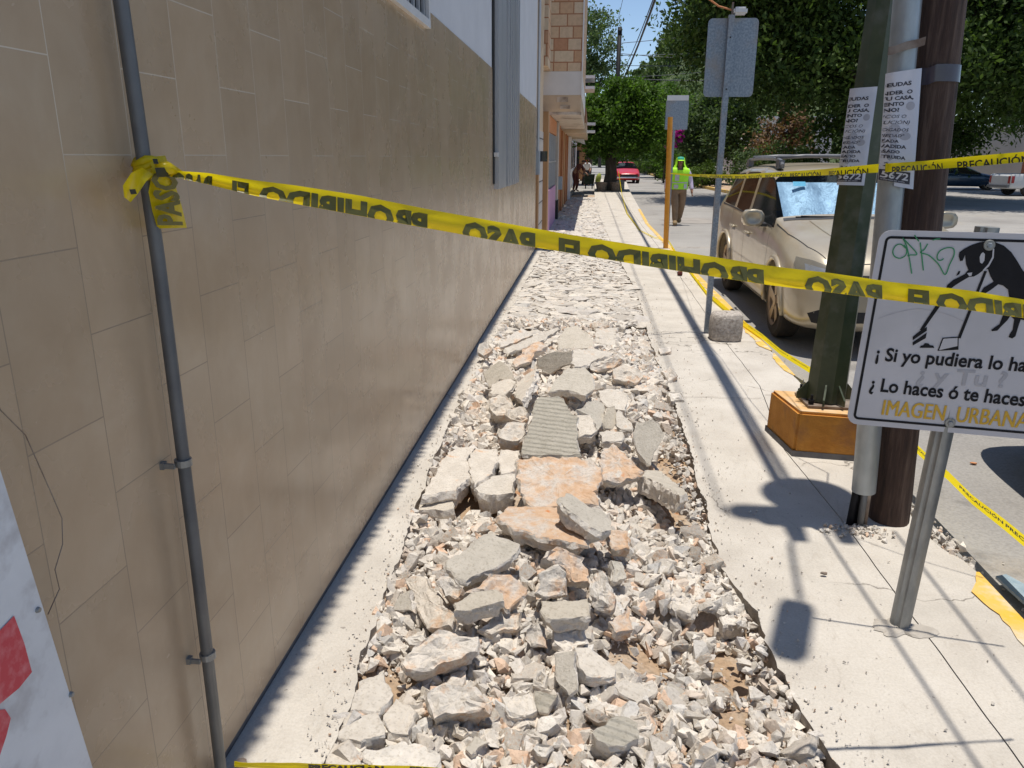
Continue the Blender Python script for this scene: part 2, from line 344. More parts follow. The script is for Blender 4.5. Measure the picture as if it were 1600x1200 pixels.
# road sheet to the horizon
V=[];F=[]
xs=[-.0,1.3,2.2,3.2,4.5,6.5,10,20,60,900]; ys=[-40,-5,0,4,8,12,20,30,50,90,200,1500]
for y in ys:
    for x in xs: V.append((x if x else (.95 if y<40 else -900),y,-.12))
for i in range(len(ys)-1):
    for k in range(len(xs)-1): a=i*len(xs)+k; F.append((a,a+1,a+len(xs)+1,a+len(xs)))
struct(mesh_np('road',V,F,M['road']))
V=[(-900,-40,-.30),(900,-40,-.30),(900,1500,-.30),(-900,1500,-.30)]; struct(mesh_np('ground',V,[(0,1,2,3)],M['road']))
# painted kerb edge
def kpaint(y0,y1,wd,seed):
    V=[];F=[]; n=int((y1-y0)/.04)+2
    for i in range(n+1):
        y=y0+(y1-y0)*i/n; k=lerp(KERB,y); a=k-wd*(.8+.35*fbm(0,y,seed,3)+.2*fbm(0,y,seed,20)); e=min(1,min(i,n-i)/4)
        a=k-(k-a)*e; V+=[(a,y,.0048),(k+.012,y,.0048),(k+.014,y,-.10)]
    for i in range(n):
        for q in (0,1): F.append((i*3+q,i*3+q+1,i*3+q+4,i*3+q+3))
    o=mesh_np('kerb_paint',V,F,M['kyel']); return struct(o)
kpaint(1.2,2.95,.09,3); kpaint(5.9,6.6,.05,6); kpaint(6.7,26,.085,8)
# ---------------------------------------------------------------- trench bed height
def bedh(x,y):
    h=-.085
    if y<7.4:
        h=-.10+.03*fbm(x,y,0,1.3)
        if x>.15: h-=(.055 if 2.12<y<2.62 or 3.25<y<4.7 else -.035)*min(1,(x-.15)/.25)
        h+=.135*math.exp(-((x+.02)/.42)**2-((y-5.6)/1.2)**2)          # big heap
        h+=.07*math.exp(-((x+.15)/.3)**2-((y-3.1)/.5)**2)
        h+=.05*math.exp(-((x+.35)/.25)**2-((y-2.5)/.4)**2)
        e=(x-lerp(TL,y)); 
        if e<.12: h+= (.12-max(e,0))*.45
    else: h=-.03+.012*fbm(x,y,0,3)
    if 7.1<y<7.7 and x>.35: h=-.11
    if y>7.4: h=h
    return h
V=[];F=[]; ys=list(np.arange(1.0,8.2,.04))+list(np.arange(8.2,36,.3)); nx=44
for y in ys:
    a=lerp(TL,y)-.06; b=lerp(TR,y)+.05
    for k in range(nx+1):
        x=a+(b-a)*k/nx; V.append((x,y,bedh(x,y)+.008*fbm(x,y,1,14)))
n=nx+1
for i in range(len(ys)-1):
    for k in range(nx): F.append((i*n+k,i*n+k+1,(i+1)*n+k+1,(i+1)*n+k))
struct(mesh_np('trench_bed',V,F,M['bed'],smooth=True))
# ---------------------------------------------------------------- rubble
def hull(seed,n=13,flat=1.,sub=False,squash=(1,.8,.6)):
    rr=random.Random(seed); bm=bmesh.new()
    for i in range(n):
        if sub:
            v=Vector((rr.gauss(0,1),rr.gauss(0,1),rr.gauss(0,1))).normalized()*(.75+.25*rr.random()); v=Vector([math.copysign(abs(c)**.5,c) for c in v])
        else:   # points near the faces of a box: sharp fragments
            v=Vector((rr.uniform(-1,1),rr.uniform(-1,1),rr.uniform(-1,1))); k=rr.randrange(3); v[k]=math.copysign(1,v[k]); v*=.95
        bm.verts.new((v.x*squash[0]*.5,v.y*squash[1]*.5,v.z*squash[2]*.5))
    r=bmesh.ops.convex_hull(bm,input=bm.verts); bmesh.ops.delete(bm,geom=[g for g in r['geom_interior'] if isinstance(g,bmesh.types.BMVert)],context='VERTS')
    if sub:
        bmesh.ops.subdivide_edges(bm,edges=bm.edges,cuts=3,use_grid_fill=True)
        bmesh.ops.triangulate(bm,faces=bm.faces)
        for v in bm.verts:
            q=v.co*3.1+Vector((seed,0,0)); d=noise.fractal(q,.9,2.,4); v.co+=v.co.normalized()*d*.075
    bmesh.ops.triangulate(bm,faces=bm.faces)
    bm.verts.index_update(); V=np.array([v.co[:] for v in bm.verts]); F=np.array([[v.index for v in f.verts] for f in bm.faces]); bm.free(); return V,F
protos=[hull(i,n=11+i%5,squash=(1,.65+.3*((i*37)%10)/10,.35+.4*((i*53)%10)/10)) for i in range(18)]
TINTS=np.array([(1,1,1),(.93,.93,.95),(.88,.87,.86),(1.05,1.03,1.0),(.99,.96,.93),(.8,.79,.78),(1.08,1.07,1.05),(1.0,.92,.86),(.9,.92,.95),(1.02,1.0,.97),(1,1,1),(1.04,1.02,1.),(.97,.96,.95),(1.02,.80,.66)])
def rotm(n):
    q=rng.normal(size=(n,4)); q/=np.linalg.norm(q,axis=1)[:,None]; w,x,y,z=q.T
    return np.stack([np.stack([1-2*(y*y+z*z),2*(x*y-z*w),2*(x*z+y*w)],1),np.stack([2*(x*y+z*w),1-2*(x*x+z*z),2*(y*z-x*w)],1),np.stack([2*(x*z-y*w),2*(y*z+x*w),1-2*(x*x+y*y)],1)],1)
def flatrot(n,t=.25):
    a=rng.random(n)*6.283; c,s=np.cos(a),np.sin(a); Rz=np.zeros((n,3,3)); Rz[:,0,0]=c;Rz[:,0,1]=-s;Rz[:,1,0]=s;Rz[:,1,1]=c;Rz[:,2,2]=1
    b=rng.normal(size=n)*t; c,s=np.cos(b),np.sin(b); Rx=np.zeros((n,3,3)); Rx[:,0,0]=1;Rx[:,1,1]=c;Rx[:,1,2]=-s;Rx[:,2,1]=s;Rx[:,2,2]=c
    return Rz@Rx
def scatter(name,P,S,rot,mat,parent=None,tints=TINTS,zs=1.):
    Vs=[];Fs=[];T=[];n0=0; idx=rng.integers(0,len(protos),len(P))
    for k,(pv,pf) in enumerate(protos):
        sel=np.where(idx==k)[0]
        if not len(sel): continue
        v=np.einsum('nij,vj->nvi',rot[sel],pv)*S[sel][:,None,None]; v[:,:,2]*=zs; v+=P[sel][:,None,:]
        f=pf[None]+(np.arange(len(sel))*len(pv))[:,None,None]+n0
        t=tints[rng.integers(0,len(tints),len(sel))]*(rng.random((len(sel),1))*.16+.9)
        Vs.append(v.reshape(-1,3)); Fs.append(f.reshape(-1,3)); T.append(np.repeat(t,len(pv),0)); n0+=len(sel)*len(pv)
    return mesh_np(name,np.concatenate(Vs),np.concatenate(Fs),mat,np.concatenate(T),parent)
def bare(x,y): # patches where the soil shows between the stones
    for (cx,cy,rx,ry) in ((.50,3.85,.10,.55),(.21,2.36,.13,.11),(.55,2.36,.07,.17),(.5,2.02,.05,.08),(.45,7.3,.1,.2),(-.62,2.08,.09,.1),(-.45,1.75,.13,.08)):
        if ((x-cx)/rx)**2+((y-cy)/ry)**2<1: return True
    return False
pts=[];sz=[]
for i in range(27000):
    y=1.25+(rng.random()**1.25)*6.5; a=lerp(TL,y)-.01; b=lerp(TR,y)-.015; x=a+(b-a)*rng.random()
    s=.010+.052*rng.random()**2.3+ (.015 if rng.random()<.10 else 0)
    if y>4.5: s*=1.35
    if bare(x,y): 
        if rng.random()<.93: continue
        s*=.6
    # in place slabs: no stones under
    if -.80<x<-.30 and 3.35<y<4.15: continue
    ly=rng.random(); e=min(1,(x-a)/.05,(b-x)/.12)
    pts.append((x,y,bedh(x,y)+s*.2+ly*.030*e)); sz.append(s)
o=scatter('rubble',np.array(pts),np.array(sz)*1.25,rotm(len(pts)),M['rub']); tag(o,'small pale concrete rubble and gravel filling the dug up trench','rubble',kind='stuff')
pts=[];sz=[]
for i in range(16000):
    y=1.25+(rng.random()**1.25)*7.5; a=lerp(TL,y)-.02; b=lerp(TR,y)-.005; x=a+(b-a)*rng.random()
    if (-.80<x<-.30 and 3.35<y<4.15) or (bare(x,y) and rng.random()<.8): continue
    pts.append((x,y,bedh(x,y)+.004+.02*rng.random())); sz.append(.004+.010*rng.random()**2)
o=scatter('fine_grit',np.array(pts),np.array(sz)*1.3,rotm(len(pts)),M['rub']); tag(o,'fine pale grit and dust between the larger stones of the trench','grit',kind='stuff')
# far stretch: broken skin of the old slab, flat flakes
pts=[];sz=[]
for i in range(15000):
    y=6.7+(rng.random()**1.7)*26.5; a=lerp(TL,y)+.0; b=lerp(TR,y)-.0; x=a+(b-a)*rng.random()
    s=(.03+.07*rng.random()**1.5)*(1+.05*(y-7)); 
    if y<10.5 and rng.random()<.10: s=.09+.12*rng.random()
    if 7.1<y<7.7 and x>.35: s*=.4
    if rng.random()<.10: s*=1.6
    pts.append((x,y,-.018+.022*rng.random()+bedh(x,y)*.4)); sz.append(min(s,.28))
# blend between heap and flakes
o=scatter('broken_pavement',np.array(pts),np.array(sz)*1.2,flatrot(len(pts),.24),M['rub'],zs=.36,tints=TINTS[[0,1,2,3,5,6,8,10,11,12]]*.87); tag(o,'thin flakes of broken pavement skin covering the far stretch of sidewalk','rubble',kind='stuff')
pts=[];sz=[]
for i in range(700):
    y=1.5+6*rng.random()**1.2; x=lerp(TR,y)-abs(rng.normal())*.045-.005; pts.append((x,y,-.055+.045*rng.random())); sz.append(.012+.035*rng.random()**2)
o=scatter('edge_rubble',np.array(pts),np.array(sz)*1.2,rotm(len(pts)),M['rub']); tag(o,'broken chips lodged against the right hand edge of the trench','rubble',kind='stuff')
# crumbs on the sidewalk
pts=[];sz=[]
for i in range(2400):
    y=1.5+9*rng.random()**1.3; side=rng.random()<.62
    x=(lerp(TR,y)+abs(rng.normal())*(.10 if rng.random()<.7 else .4)) if side else (lerp(TL,y)-abs(rng.normal())*.05)
    if x<WX+.02 or x>1.6: continue
    s=.003+.008*rng.random()**3; pts.append((x,y,.004+s*.25)); sz.append(s)
for i in range(160):
    a=rng.random()*6.28; q=rng.random()**.7; pts.append((1.62+.06*q*math.cos(a),3.3+.3*q*math.sin(a),-.05+.05*rng.random())); sz.append(.012+.03*rng.random()**2)
for i in range(120):
    pts.append((1.27+.07*rng.normal(),3.27+.03*rng.normal(),.008)); sz.append(.006+.018*rng.random()**2)
for i in range(260):
    y=2+5*rng.random(); pts.append((1.66+abs(rng.normal())*.1,y,-.115)); sz.append(.004+.012*rng.random()**2)
o=scatter('concrete_crumbs',np.array(pts),np.array(sz)*1.2,rotm(len(pts)),M['rub']); tag(o,'concrete crumbs scattered over the sidewalk beside the trench','rubble',kind='stuff')
# --- slabs traced one by one
def A(*p): return [(600+x*.3,480+y*.3) for x,y in p]
def B(*p): return [(560+x*.325,800+y*.325) for x,y in p]
def nm_heap(c): return 540<c[1]<960 and 690<c[0]<1010
def slab(name,px,mat,zc,tilt,tdir,thick,label,rough=0.,seed=0,group=None,taper=.12):
    """px outline lies on a plane through the outline's middle at height zc; plane leans by tilt towards compass tdir (0=+x, 90=+y, -90 towards the camera)"""
    px=np.array(px); c=px.mean(0); zc=zc+(.055 if nm_heap(c) else 0); thick=thick*1.25; rough=rough*1.6; P0=gz(c[0],c[1],zc); t=R(tilt); d=R(tdir)
    n=np.array([math.sin(t)*math.cos(d),math.sin(t)*math.sin(d),math.cos(t)])
    pl=[gpl(x,y,P0,n) for x,y in px]
    # resample outline
    out=[]; step=.016 if P0[1]<4 else .03
    for i in range(len(pl)):
        a,b=pl[i],pl[(i+1)%len(pl)]; k=max(1,int(np.linalg.norm(b-a)/step))
        for j in range(k): out.append(a+(b-a)*j/k)
    out=np.array([p+(lambda w_: w_-n*np.dot(w_,n))(np.array(noise.noise_vector(Vector((p+seed)*13)))*.016+np.array(noise.noise_vector(Vector((p+seed)*42)))*.007) for p in out]); N=len(out); cen=out.mean(0); V=[];F=[]
    def jit(p,amp,s=28.): 
        return np.array(noise.noise_vector(Vector((p+seed*1.7)*s)))*amp+np.array(noise.noise_vector(Vector((p+seed)*s*2.7)))*amp*.5
    rings=[(0.12,0),(.3,0),(.6,0),(.85,0),(.97,-.0),(1.0,.10),(1.02,.3),(1.0,.55),(.97,.8),(.88,1.),(.5,1.04),(.05,1.04)]
    for ri,(sc_,dp) in enumerate(rings):
        for p in out:
            q=cen+(p-cen)*(sc_ if dp<.5 else sc_*(1-taper*.6))-n*thick*dp
            if dp==0 and sc_<.9: q=q+n*(rough*.7*(noise.fractal(Vector((p*sc_+seed)*9),1,2,4)) if rough else 0)+(jit(q,rough*.4) if rough else 0)
            elif dp==0: q=q+jit(q,.0045+rough*.4)
            else: q=q+jit(q,.011 if P0[1]<4 else .017)
            V.append(q)
    for r in range(len(rings)-1):
        for k in range(N): F.append((r*N+k,(r+1)*N+k,(r+1)*N+(k+1)%N,r*N+(k+1)%N))
    F.append(tuple(range(N))[::-1])
    o=MB().add(V,F).build(name,[M[mat],M['rub'] if mat not in('org','orgp') else M['orgp']])
    me=o.data; top=N*4
    bm=bmesh.new(); bm.from_mesh(me); bmesh.ops.triangulate(bm,faces=bm.faces)
    nn=Vector(n)
    if sum((f.normal.dot(nn))*f.calc_area() for f in bm.faces if (f.calc_center_median()-Vector(cen)).dot(nn)>-thick*.1)<0: bmesh.ops.reverse_faces(bm,faces=bm.faces)
    for f in bm.faces: f.material_index=0 if abs((f.calc_center_median()-Vector(cen)).dot(nn))<thick*.06+.006 and f.normal.dot(nn)>.6 else 1
    off=Vector(cen)-nn*thick
    for v in bm.verts: v.co-=off
    bm.to_mesh(me); bm.free(); o.location=off
    g=random.Random(seed); t_=g.choice([(1,1,1),(.95,.95,.95),(1.04,1.03,1.02),(.97,.95,.92)]); set_tint(me,t_)
    return tag(o,label,'concrete slab' if thick<.058 else 'concrete chunk',group)
SL=[
('broken_slab',A((815,462),(935,470),(960,530),(1010,570),(1005,690),(1025,775),(870,775),(715,770),(735,680),(770,590),(780,520)),'slabg',.13,22,-90,.05,'large grey slab with straight broom grooves, in the middle of the heap',0),
('broken_slab',A((690,782),(850,778),(1010,778),(1130,830),(1140,890),(1100,960),(1115,1030),(930,1045),(800,1045),(740,1020),(700,920)),'org',.085,14,-90,.06,'largest orange clay coated slab, just below the grooved grey slab',.012),
('broken_slab',[(774,807),(792,792),(840,790),(882,795),(905,815),(925,836),(920,850),(880,845),(845,838),(800,826)],'org',.075,3,80,.055,'orange faced slab with dark broken front edge overhanging the gravel',.008),
('broken_slab',A((912,985),(985,975),(1060,1030),(1140,1060),(1195,1120),(1185,1165),(1130,1170),(1040,1120),(960,1060),(925,1030)),'slab',.15,24,0,.055,'pointed grey slab lying on the big orange slab',0),
('broken_slab',A((1365,845),(1430,848),(1500,900),(1575,965),(1545,985),(1480,945),(1400,900),(1330,872)),'slab',.06,18,60,.075,'thick slab with dark rough front edge near the trench right side',0),
('broken_slab',A((1320,610),(1400,580),(1440,610),(1460,660),(1430,740),(1385,830),(1340,790),(1310,720),(1300,660)),'slab',.09,48,-70,.04,'smooth grey slab standing on edge right of the grooved slab',0),
('broken_slab',A((900,180),(940,110),(1000,95),(1060,130),(1090,170),(1095,212),(1040,216),(910,215)),'slab',.09,14,-90,.045,'flat grey slab at the far top of the heap, centre',0),
('broken_slab',A((985,222),(1100,215),(1200,240),(1160,270),(1100,275),(1060,302),(1000,312),(980,300)),'pale',.11,8,0,.05,'pale bright slab directly in front of the farthest flat slab',0),
('broken_slab',A((800,270),(850,235),(985,228),(980,290),(900,330),(870,350),(830,340),(800,310)),'slab',.10,72,-95,.05,'slab tipped on end showing its shaded brown face above a dark hollow',0),
('broken_slab',A((860,435),(880,390),(960,320),(1055,312),(1095,390),(1090,430),(1050,460),(960,430)),'slab',.13,16,-90,.05,'smooth grey slab right above the grooved slab, tilted to the viewer',0),
('broken_slab',A((515,340),(600,270),(650,310),(680,375),(600,380),(555,415),(530,380)),'slab',.08,38,-120,.045,'dull grey square slab leaning near the left edge of the heap',0),
('broken_slab',A((545,440),(590,385),(650,372),(690,385),(670,420),(620,455),(560,455)),'pale',.07,10,-60,.05,'pale flat slab in front of the dull leaning square slab',0),
('broken_slab',A((680,470),(690,400),(740,350),(790,320),(785,380),(740,440),(720,490)),'pale',.10,35,180,.05,'narrow slab leaning left beside the dark hollow',0),
('broken_slab',A((1110,430),(1200,425),(1275,450),(1250,540),(1180,530),(1130,490)),'pale',.08,12,-90,.045,'pale flat slab right of the heap centre above the small stones',0),
('broken_slab',A((1005,535),(1100,480),(1150,510),(1145,600),(1120,640),(1080,570)),'slab',.09,30,-20,.045,'triangular grey slab touching the grooved slab on its right',0),
('broken_slab',A((1005,562),(1070,560),(1115,640),(1080,662),(1020,670),(1000,620)),'pale',.07,18,-90,.06,'bright white stub slab at the right side of the grooved slab',0),
('broken_slab',A((1155,520),(1200,515),(1220,580),(1185,640),(1150,640)),'slab',.07,40,-60,.035,'small grooved grey piece between two pale pieces right of centre',0),
('broken_slab',A((1215,535),(1300,600),(1290,640),(1240,640),(1205,620)),'pale',.06,20,-90,.04,'small pale wedge left of the slab standing on edge',0),
('broken_slab',A((600,190),(710,105),(780,140),(690,180),(610,212)),'orgp',.07,30,-60,.04,'long dark slab leaning out at the far left of the heap',0),
('broken_slab',A((625,215),(760,158),(900,103),(918,118),(790,190),(650,238)),'pale',.09,20,-80,.03,'long thin pale splinter across the far side of the heap',0),
('broken_slab',A((490,195),(530,180),(565,220),(520,255),(490,240)),'orgp',.06,45,-90,.06,'brown chunk resting against the tiled wall base strip',.006),
('broken_slab',A((1100,110),(1215,105),(1212,170),(1195,205),(1100,180)),'pale',.03,4,-90,.07,'square of pavement still in place beside the far pit',.006),
('broken_slab',A((670,290),(720,220),(800,180),(860,200),(790,240),(760,280),(690,310)),'org',.05,25,-70,.05,'orange stained slab under the long thin splinter',.01),
('broken_slab',A((540,490),(600,450),(650,470),(682,510),(640,560),(560,560)),'orgp',.05,25,-90,.08,'lumpy white and orange chunk left of the grooved slab, upper one',.02),
('broken_slab',A((645,535),(700,505),(752,540),(750,590),(680,600),(640,570)),'orgp',.05,35,-90,.07,'lumpy chunk with orange edge touching the grooved slab left corner',.02),
('broken_slab',A((592,650),(640,600),(740,602),(738,670),(690,690),(600,690)),'orgp',.06,18,-90,.085,'boxy orange topped chunk by the lower left corner of the grooved slab',.015),
('broken_slab',A((1190,335),(1240,300),(1300,310),(1350,360),(1320,400),(1270,390),(1200,370)),'orgp',.07,35,-60,.07,'brown shaded chunk on the right slope of the heap',.015),
('broken_slab',A((1070,290),(1150,255),(1230,245),(1255,280),(1190,310),(1110,330),(1075,330)),'orgp',.11,45,-90,.05,'dark rough lump behind the brown shaded chunk',.02),
('broken_slab',A((1428,215),(1505,208),(1495,235),(1440,246)),'orgp',.03,15,-90,.035,'lone brown chunk lying on the sidewalk right of the heap',.004),
('broken_slab',A((1450,340),(1495,310),(1530,360),(1480,390)),'orgp',.05,30,-100,.07,'rough lump sitting on the right trench edge, upper one',.015),
('broken_slab',A((1475,440),(1540,435),(1562,480),(1500,497)),'rub',.03,20,-90,.06,'pale stone on the right trench edge below the rough lump',.01),
('broken_slab',A((1130,740),(1200,705),(1290,800),(1350,850),(1290,890),(1190,910),(1130,900)),'org',.05,20,-90,.05,'orange slab between the biggest orange slab and the thick right slab',.015),
('broken_slab',A((1120,645),(1230,650),(1252,670),(1240,692),(1130,700)),'pale',.05,8,-90,.04,'low pale bar shaped piece below the small pale wedge',0),
('cracked_slab',A((385,725),(470,735),(430,790),(448,880),(380,955),(200,985),(270,860),(300,790)),'pale',.0,0,0,.09,'left piece of the cracked slab still in place by the wall strip',.002),
('cracked_slab',A((478,735),(600,740),(590,800),(560,868),(462,928),(455,880),(440,790)),'pale',.004,1,0,.09,'middle piece of the cracked slab still in place, right of the zigzag crack',.002),
('cracked_slab',A((607,741),(705,746),(690,858),(612,868),(596,800)),'pale',-.002,2,0,.09,'far right piece of the cracked slab, next to the orange slab',.003),
('cracked_slab',A((470,937),(562,877),(610,876),(688,866),(665,965),(560,985),(480,962)),'pale',.0,2,-90,.09,'near piece of the cracked slab above the small hollow',.003),
('cracked_slab',A((175,1042),(200,992),(372,992),(366,1050),(290,1060),(190,1062)),'pale',.0,3,-90,.09,'square end block of the cracked slab standing over the gravel',.003),
('broken_slab',B((420,240),(560,130),(640,95),(780,150),(785,175),(660,260),(530,330),(490,325),(430,275)),'slab',.085,12,-60,.05,'big smooth grey slab in the lower left of the rubble',0),
('broken_slab',B((225,320),(310,310),(380,390),(450,500),(430,550),(340,560),(300,500),(255,400)),'orgp',.04,32,-150,.06,'long narrow chunk pointing down left of the smooth grey slab',.006),
('broken_slab',B((455,440),(560,390),(660,370),(692,400),(690,430),(560,465),(470,480)),'slab',.07,12,-80,.055,'grey topped chunk in front of the orange one, lower left',0),
('broken_slab',B((505,400),(640,300),(740,300),(805,360),(790,430),(700,470),(692,400),(650,368)),'org',.055,22,-60,.05,'tan and orange slab right behind the grey topped chunk',.012),
('broken_slab',B((850,400),(880,300),(960,260),(1010,290),(1000,395),(900,415)),'orgp',.05,55,-85,.07,'upright grey brown chunk in the lower centre',.008),
('broken_slab',B((865,480),(900,430),(1100,415),(1110,495),(1050,512),(930,515)),'slab',.055,4,-90,.05,'flat grey slab in the lower centre, below the upright chunk',0),
('broken_slab',B((200,730),(290,610),(440,570),(560,600),(560,650),(450,725),(330,755),(230,755)),'orgp',.05,22,-80,.06,'large orange and grey chunk at the left of the near rubble',.014),
('broken_slab',B((320,870),(420,820),(560,840),(640,920),(620,965),(480,975),(370,985),(330,920)),'orgp',.03,25,-85,.07,'brown loaf shaped chunk nearest the left bottom',.014),
('broken_slab',B((1040,640),(1100,640),(1240,770),(1240,805),(1110,785),(1060,740)),'pale',.03,16,-50,.05,'pale grey slab right of the leaning grey slab, near centre bottom',0),
('broken_slab',B((940,700),(1040,675),(1060,790),(1050,850),(1010,880),(950,800)),'slab',.03,42,-100,.05,'grey slab leaning to the viewer near the centre bottom',0),
('broken_slab',B((1130,1070),(1230,980),(1350,1020),(1345,1095),(1220,1140),(1150,1110)),'slabg',.0,16,-70,.055,'hexagonal grooved grey slab at the bottom, right of centre',0),
('broken_slab',B((590,560),(680,490),(790,490),(770,550),(640,585)),'orgp',.03,30,-80,.055,'wedge chunk under the grey topped chunk',.008),
('broken_slab',B((800,580),(850,500),(890,560),(900,640),(830,655)),'orgp',.03,45,-100,.06,'white chunk with orange left face in the lower centre',.012),
('broken_slab',B((915,610),(960,550),(1060,540),(1095,510),(1090,630),(980,690)),'rub',.03,38,-80,.06,'knobbly white chunk below the flat grey slab',.02),
('broken_slab',B((1230,835),(1260,810),(1420,815),(1430,870),(1330,920),(1260,890)),'pale',-.02,12,-90,.05,'low pale slab with curved dark edge, lower right',.004),
('broken_slab',B((1455,900),(1500,840),(1570,850),(1540,920),(1500,960)),'slab',-.02,25,-40,.045,'small grooved kite shaped slab at lower right',0),
('broken_slab',B((1110,280),(1190,300),(1250,400),(1210,490),(1130,470),(1110,380)),'orgp',.03,42,-110,.06,'crumbly grey and brown chunk right of the upright chunk',.02),
('broken_slab',B((1205,520),(1290,455),(1325,570),(1240,580)),'org',.0,22,-90,.05,'small tan brick like chunk above the bare soil',.006),
('broken_slab',B((890,220),(960,170),(1080,220),(1120,350),(1030,330),(960,265)),'org',.05,35,-40,.05,'orange and white chunk in the shade of the overhanging slab',.02),
('broken_slab',B((380,340),(440,300),(505,370),(480,420),(410,400)),'orgp',.05,35,-100,.06,'small orange tipped chunk beside the long narrow one',.014),
('broken_slab',B((215,610),(300,590),(332,620),(250,652)),'rub',.02,25,-90,.05,'grey wedge left of the large orange and grey chunk',.006),
('broken_slab',B((510,1140),(560,1075),(612,1100),(540,1172)),'slab',-.03,16,-60,.04,'small flat grey piece at the bottom, left of centre',0),
('broken_slab',B((452,1020),(480,1000),(540,1060),(500,1092),(455,1070)),'rub',-.03,35,-80,.05,'small brown shaded lump below the loaf shaped chunk',.01),
('broken_slab',B((820,1145),(850,1100),(920,1110),(905,1182)),'rub',-.03,22,-90,.05,'pale lump near the bottom centre',.01),
('broken_slab',B((840,790),(890,760),(932,800),(905,850),(840,840)),'rub',-.01,28,-90,.05,'white lump left of the leaning grey slab',.012),
('broken_slab',B((680,905),(830,870),(865,950),(790,1000),(710,985)),'rub',-.02,18,-90,.05,'wide whitish chunk right of the loaf shaped chunk',.016),
('broken_slab',B((855,870),(958,880),(910,980),(872,965)),'slabg',-.02,26,-70,.04,'small grooved grey piece touching the wide whitish chunk',0),
('broken_slab',B((190,400),(242,390),(256,480),(170,475)),'slab',.02,40,-130,.04,'dull grey piece left of the long narrow chunk',0),
('broken_slab',B((1215,230),(1270,240),(1292,310),(1230,340)),'slab',.0,32,-60,.05,'grey five sided piece above the crumbly chunk',.004),
('broken_slab',B((1200,95),(1280,80),(1312,180),(1222,178)),'org',.02,18,-90,.05,'pinkish orange piece right of the overhanging slab',.006),
('cracked_slab',[(560,1065),(600,1050),(612,1088),(592,1112),(548,1108)],'pale',-.005,2,0,.06,'cracked pavement piece at the lower left trench edge, farthest of five',.003),
('cracked_slab',[(544,1114),(590,1119),(604,1146),(560,1162),(527,1148)],'pale',-.004,1,0,.06,'cracked pavement piece at the lower left trench edge, second of five',.003),
('cracked_slab',[(517,1160),(556,1168),(566,1199),(500,1203)],'pale',-.004,0,0,.06,'cracked pavement piece at the lower left trench edge, nearest of five',.003),
('cracked_slab',[(572,1170),(626,1157),(690,1178),(690,1215),(580,1215)],'rub',-.01,2,90,.06,'crumbled pavement piece at the bottom left of the frame',.006),
('cracked_slab',[(618,1092),(598,1117),(612,1146),(640,1150),(652,1112)],'pale',-.02,4,0,.06,'cracked pavement piece right of the other lower left ones',.005),
]
def K(*p): return [(500+x/1.6,450+y/1.6) for x,y in p]
SL+=[('cracked_slab',K((965,702),(1058,700),(1078,755),(1070,800),(1005,815),(962,782)),'rub',-.03,3,-90,.09,'dusty pavement block still in place on the right trench edge above the soil pit',.008),
('cracked_slab',K((872,738),(952,712),(955,780),(930,815),(882,800)),'rub',-.025,5,-90,.07,'crumbled pavement block left of the dusty one on the right trench edge',.012),
('cracked_slab',K((960,632),(1038,652),(1062,694),(970,696)),'rub',-.03,2,-90,.07,'small pavement piece above the dusty block on the right trench edge',.006),
('cracked_slab',K((1000,820),(1068,806),(1078,838),(1010,850)),'rub',-.045,10,-90,.06,'low dark fronted block under the dusty one on the right trench edge',.008)]
occ=[]
for i,(nm,px,mt,zc,ti,td,tk,lb,rg) in enumerate(SL):
    slab(nm,px,mt,zc,ti,td,tk,lb,rg,seed=i+1)
    pp=[gz(a,b,zc) for a,b in px]; c=np.mean(pp,0); occ.append((c[0],c[1],max(np.linalg.norm(np.array(q)-c) for q in pp)*.72,zc-tk*.6))
# --- loose chunks, each an object of its own
chunkm=[]
for i in range(12):
    v,f=hull(100+i,n=12+i%5,sub=True,squash=(1,.72+.2*(i%3)/2,.45+.3*((i*7)%5)/5))
    for mt in ('rub','orgp'):
        me=bpy.data.meshes.new('chunk'); me.from_pydata([tuple(q) for q in v],[],[tuple(map(int,q)) for q in f]); me.materials.append(M[mt]); set_tint(me,TINTS[(i*3)%10]*.97); chunkm.append(me)
made=[];tries=0
while len(made)<212 and tries<20000:
    tries+=1; y=1.55+5.9*rng.random()**1.2; a=lerp(TL,y); b=lerp(TR,y); x=a+.03+(b-a-.06)*rng.random()
    s=.045+.075*rng.random()**1.5
    if y>4.6: s*=1.35
    if bare(x,y) or (-.82<x<-.28 and 3.25<y<4.2): continue
    if any((x-c[0])**2+(y-c[1])**2<(c[2]*.9+s*.3)**2 for c in occ): continue
    if any((x-q[0])**2+(y-q[1])**2<((q[2]+s)*.42)**2 for q in made): continue
    made.append((x,y,s)); near='near' if y<2.6 else ('middle' if y<4.3 else 'far'); side='left' if x<-.25 else ('right' if x>.25 else 'middle')
    k=int(rng.integers(0,24)); o=link('concrete_chunk',chunkm[k]); big=s>.07
    o.location=(x,y,bedh(x,y)+.024+s*.16); o.scale=(s*1.15,s*1.1,s*1.05); o.rotation_euler=(rng.normal()*.5,rng.normal()*.5,rng.random()*6.28)
    tag(o,'%s angular broken concrete lump loose in the trench rubble'%('hand sized' if big else 'fist sized'),'concrete chunk','%s loose lumps of broken concrete in the trench'%('hand sized' if big else 'fist sized'))
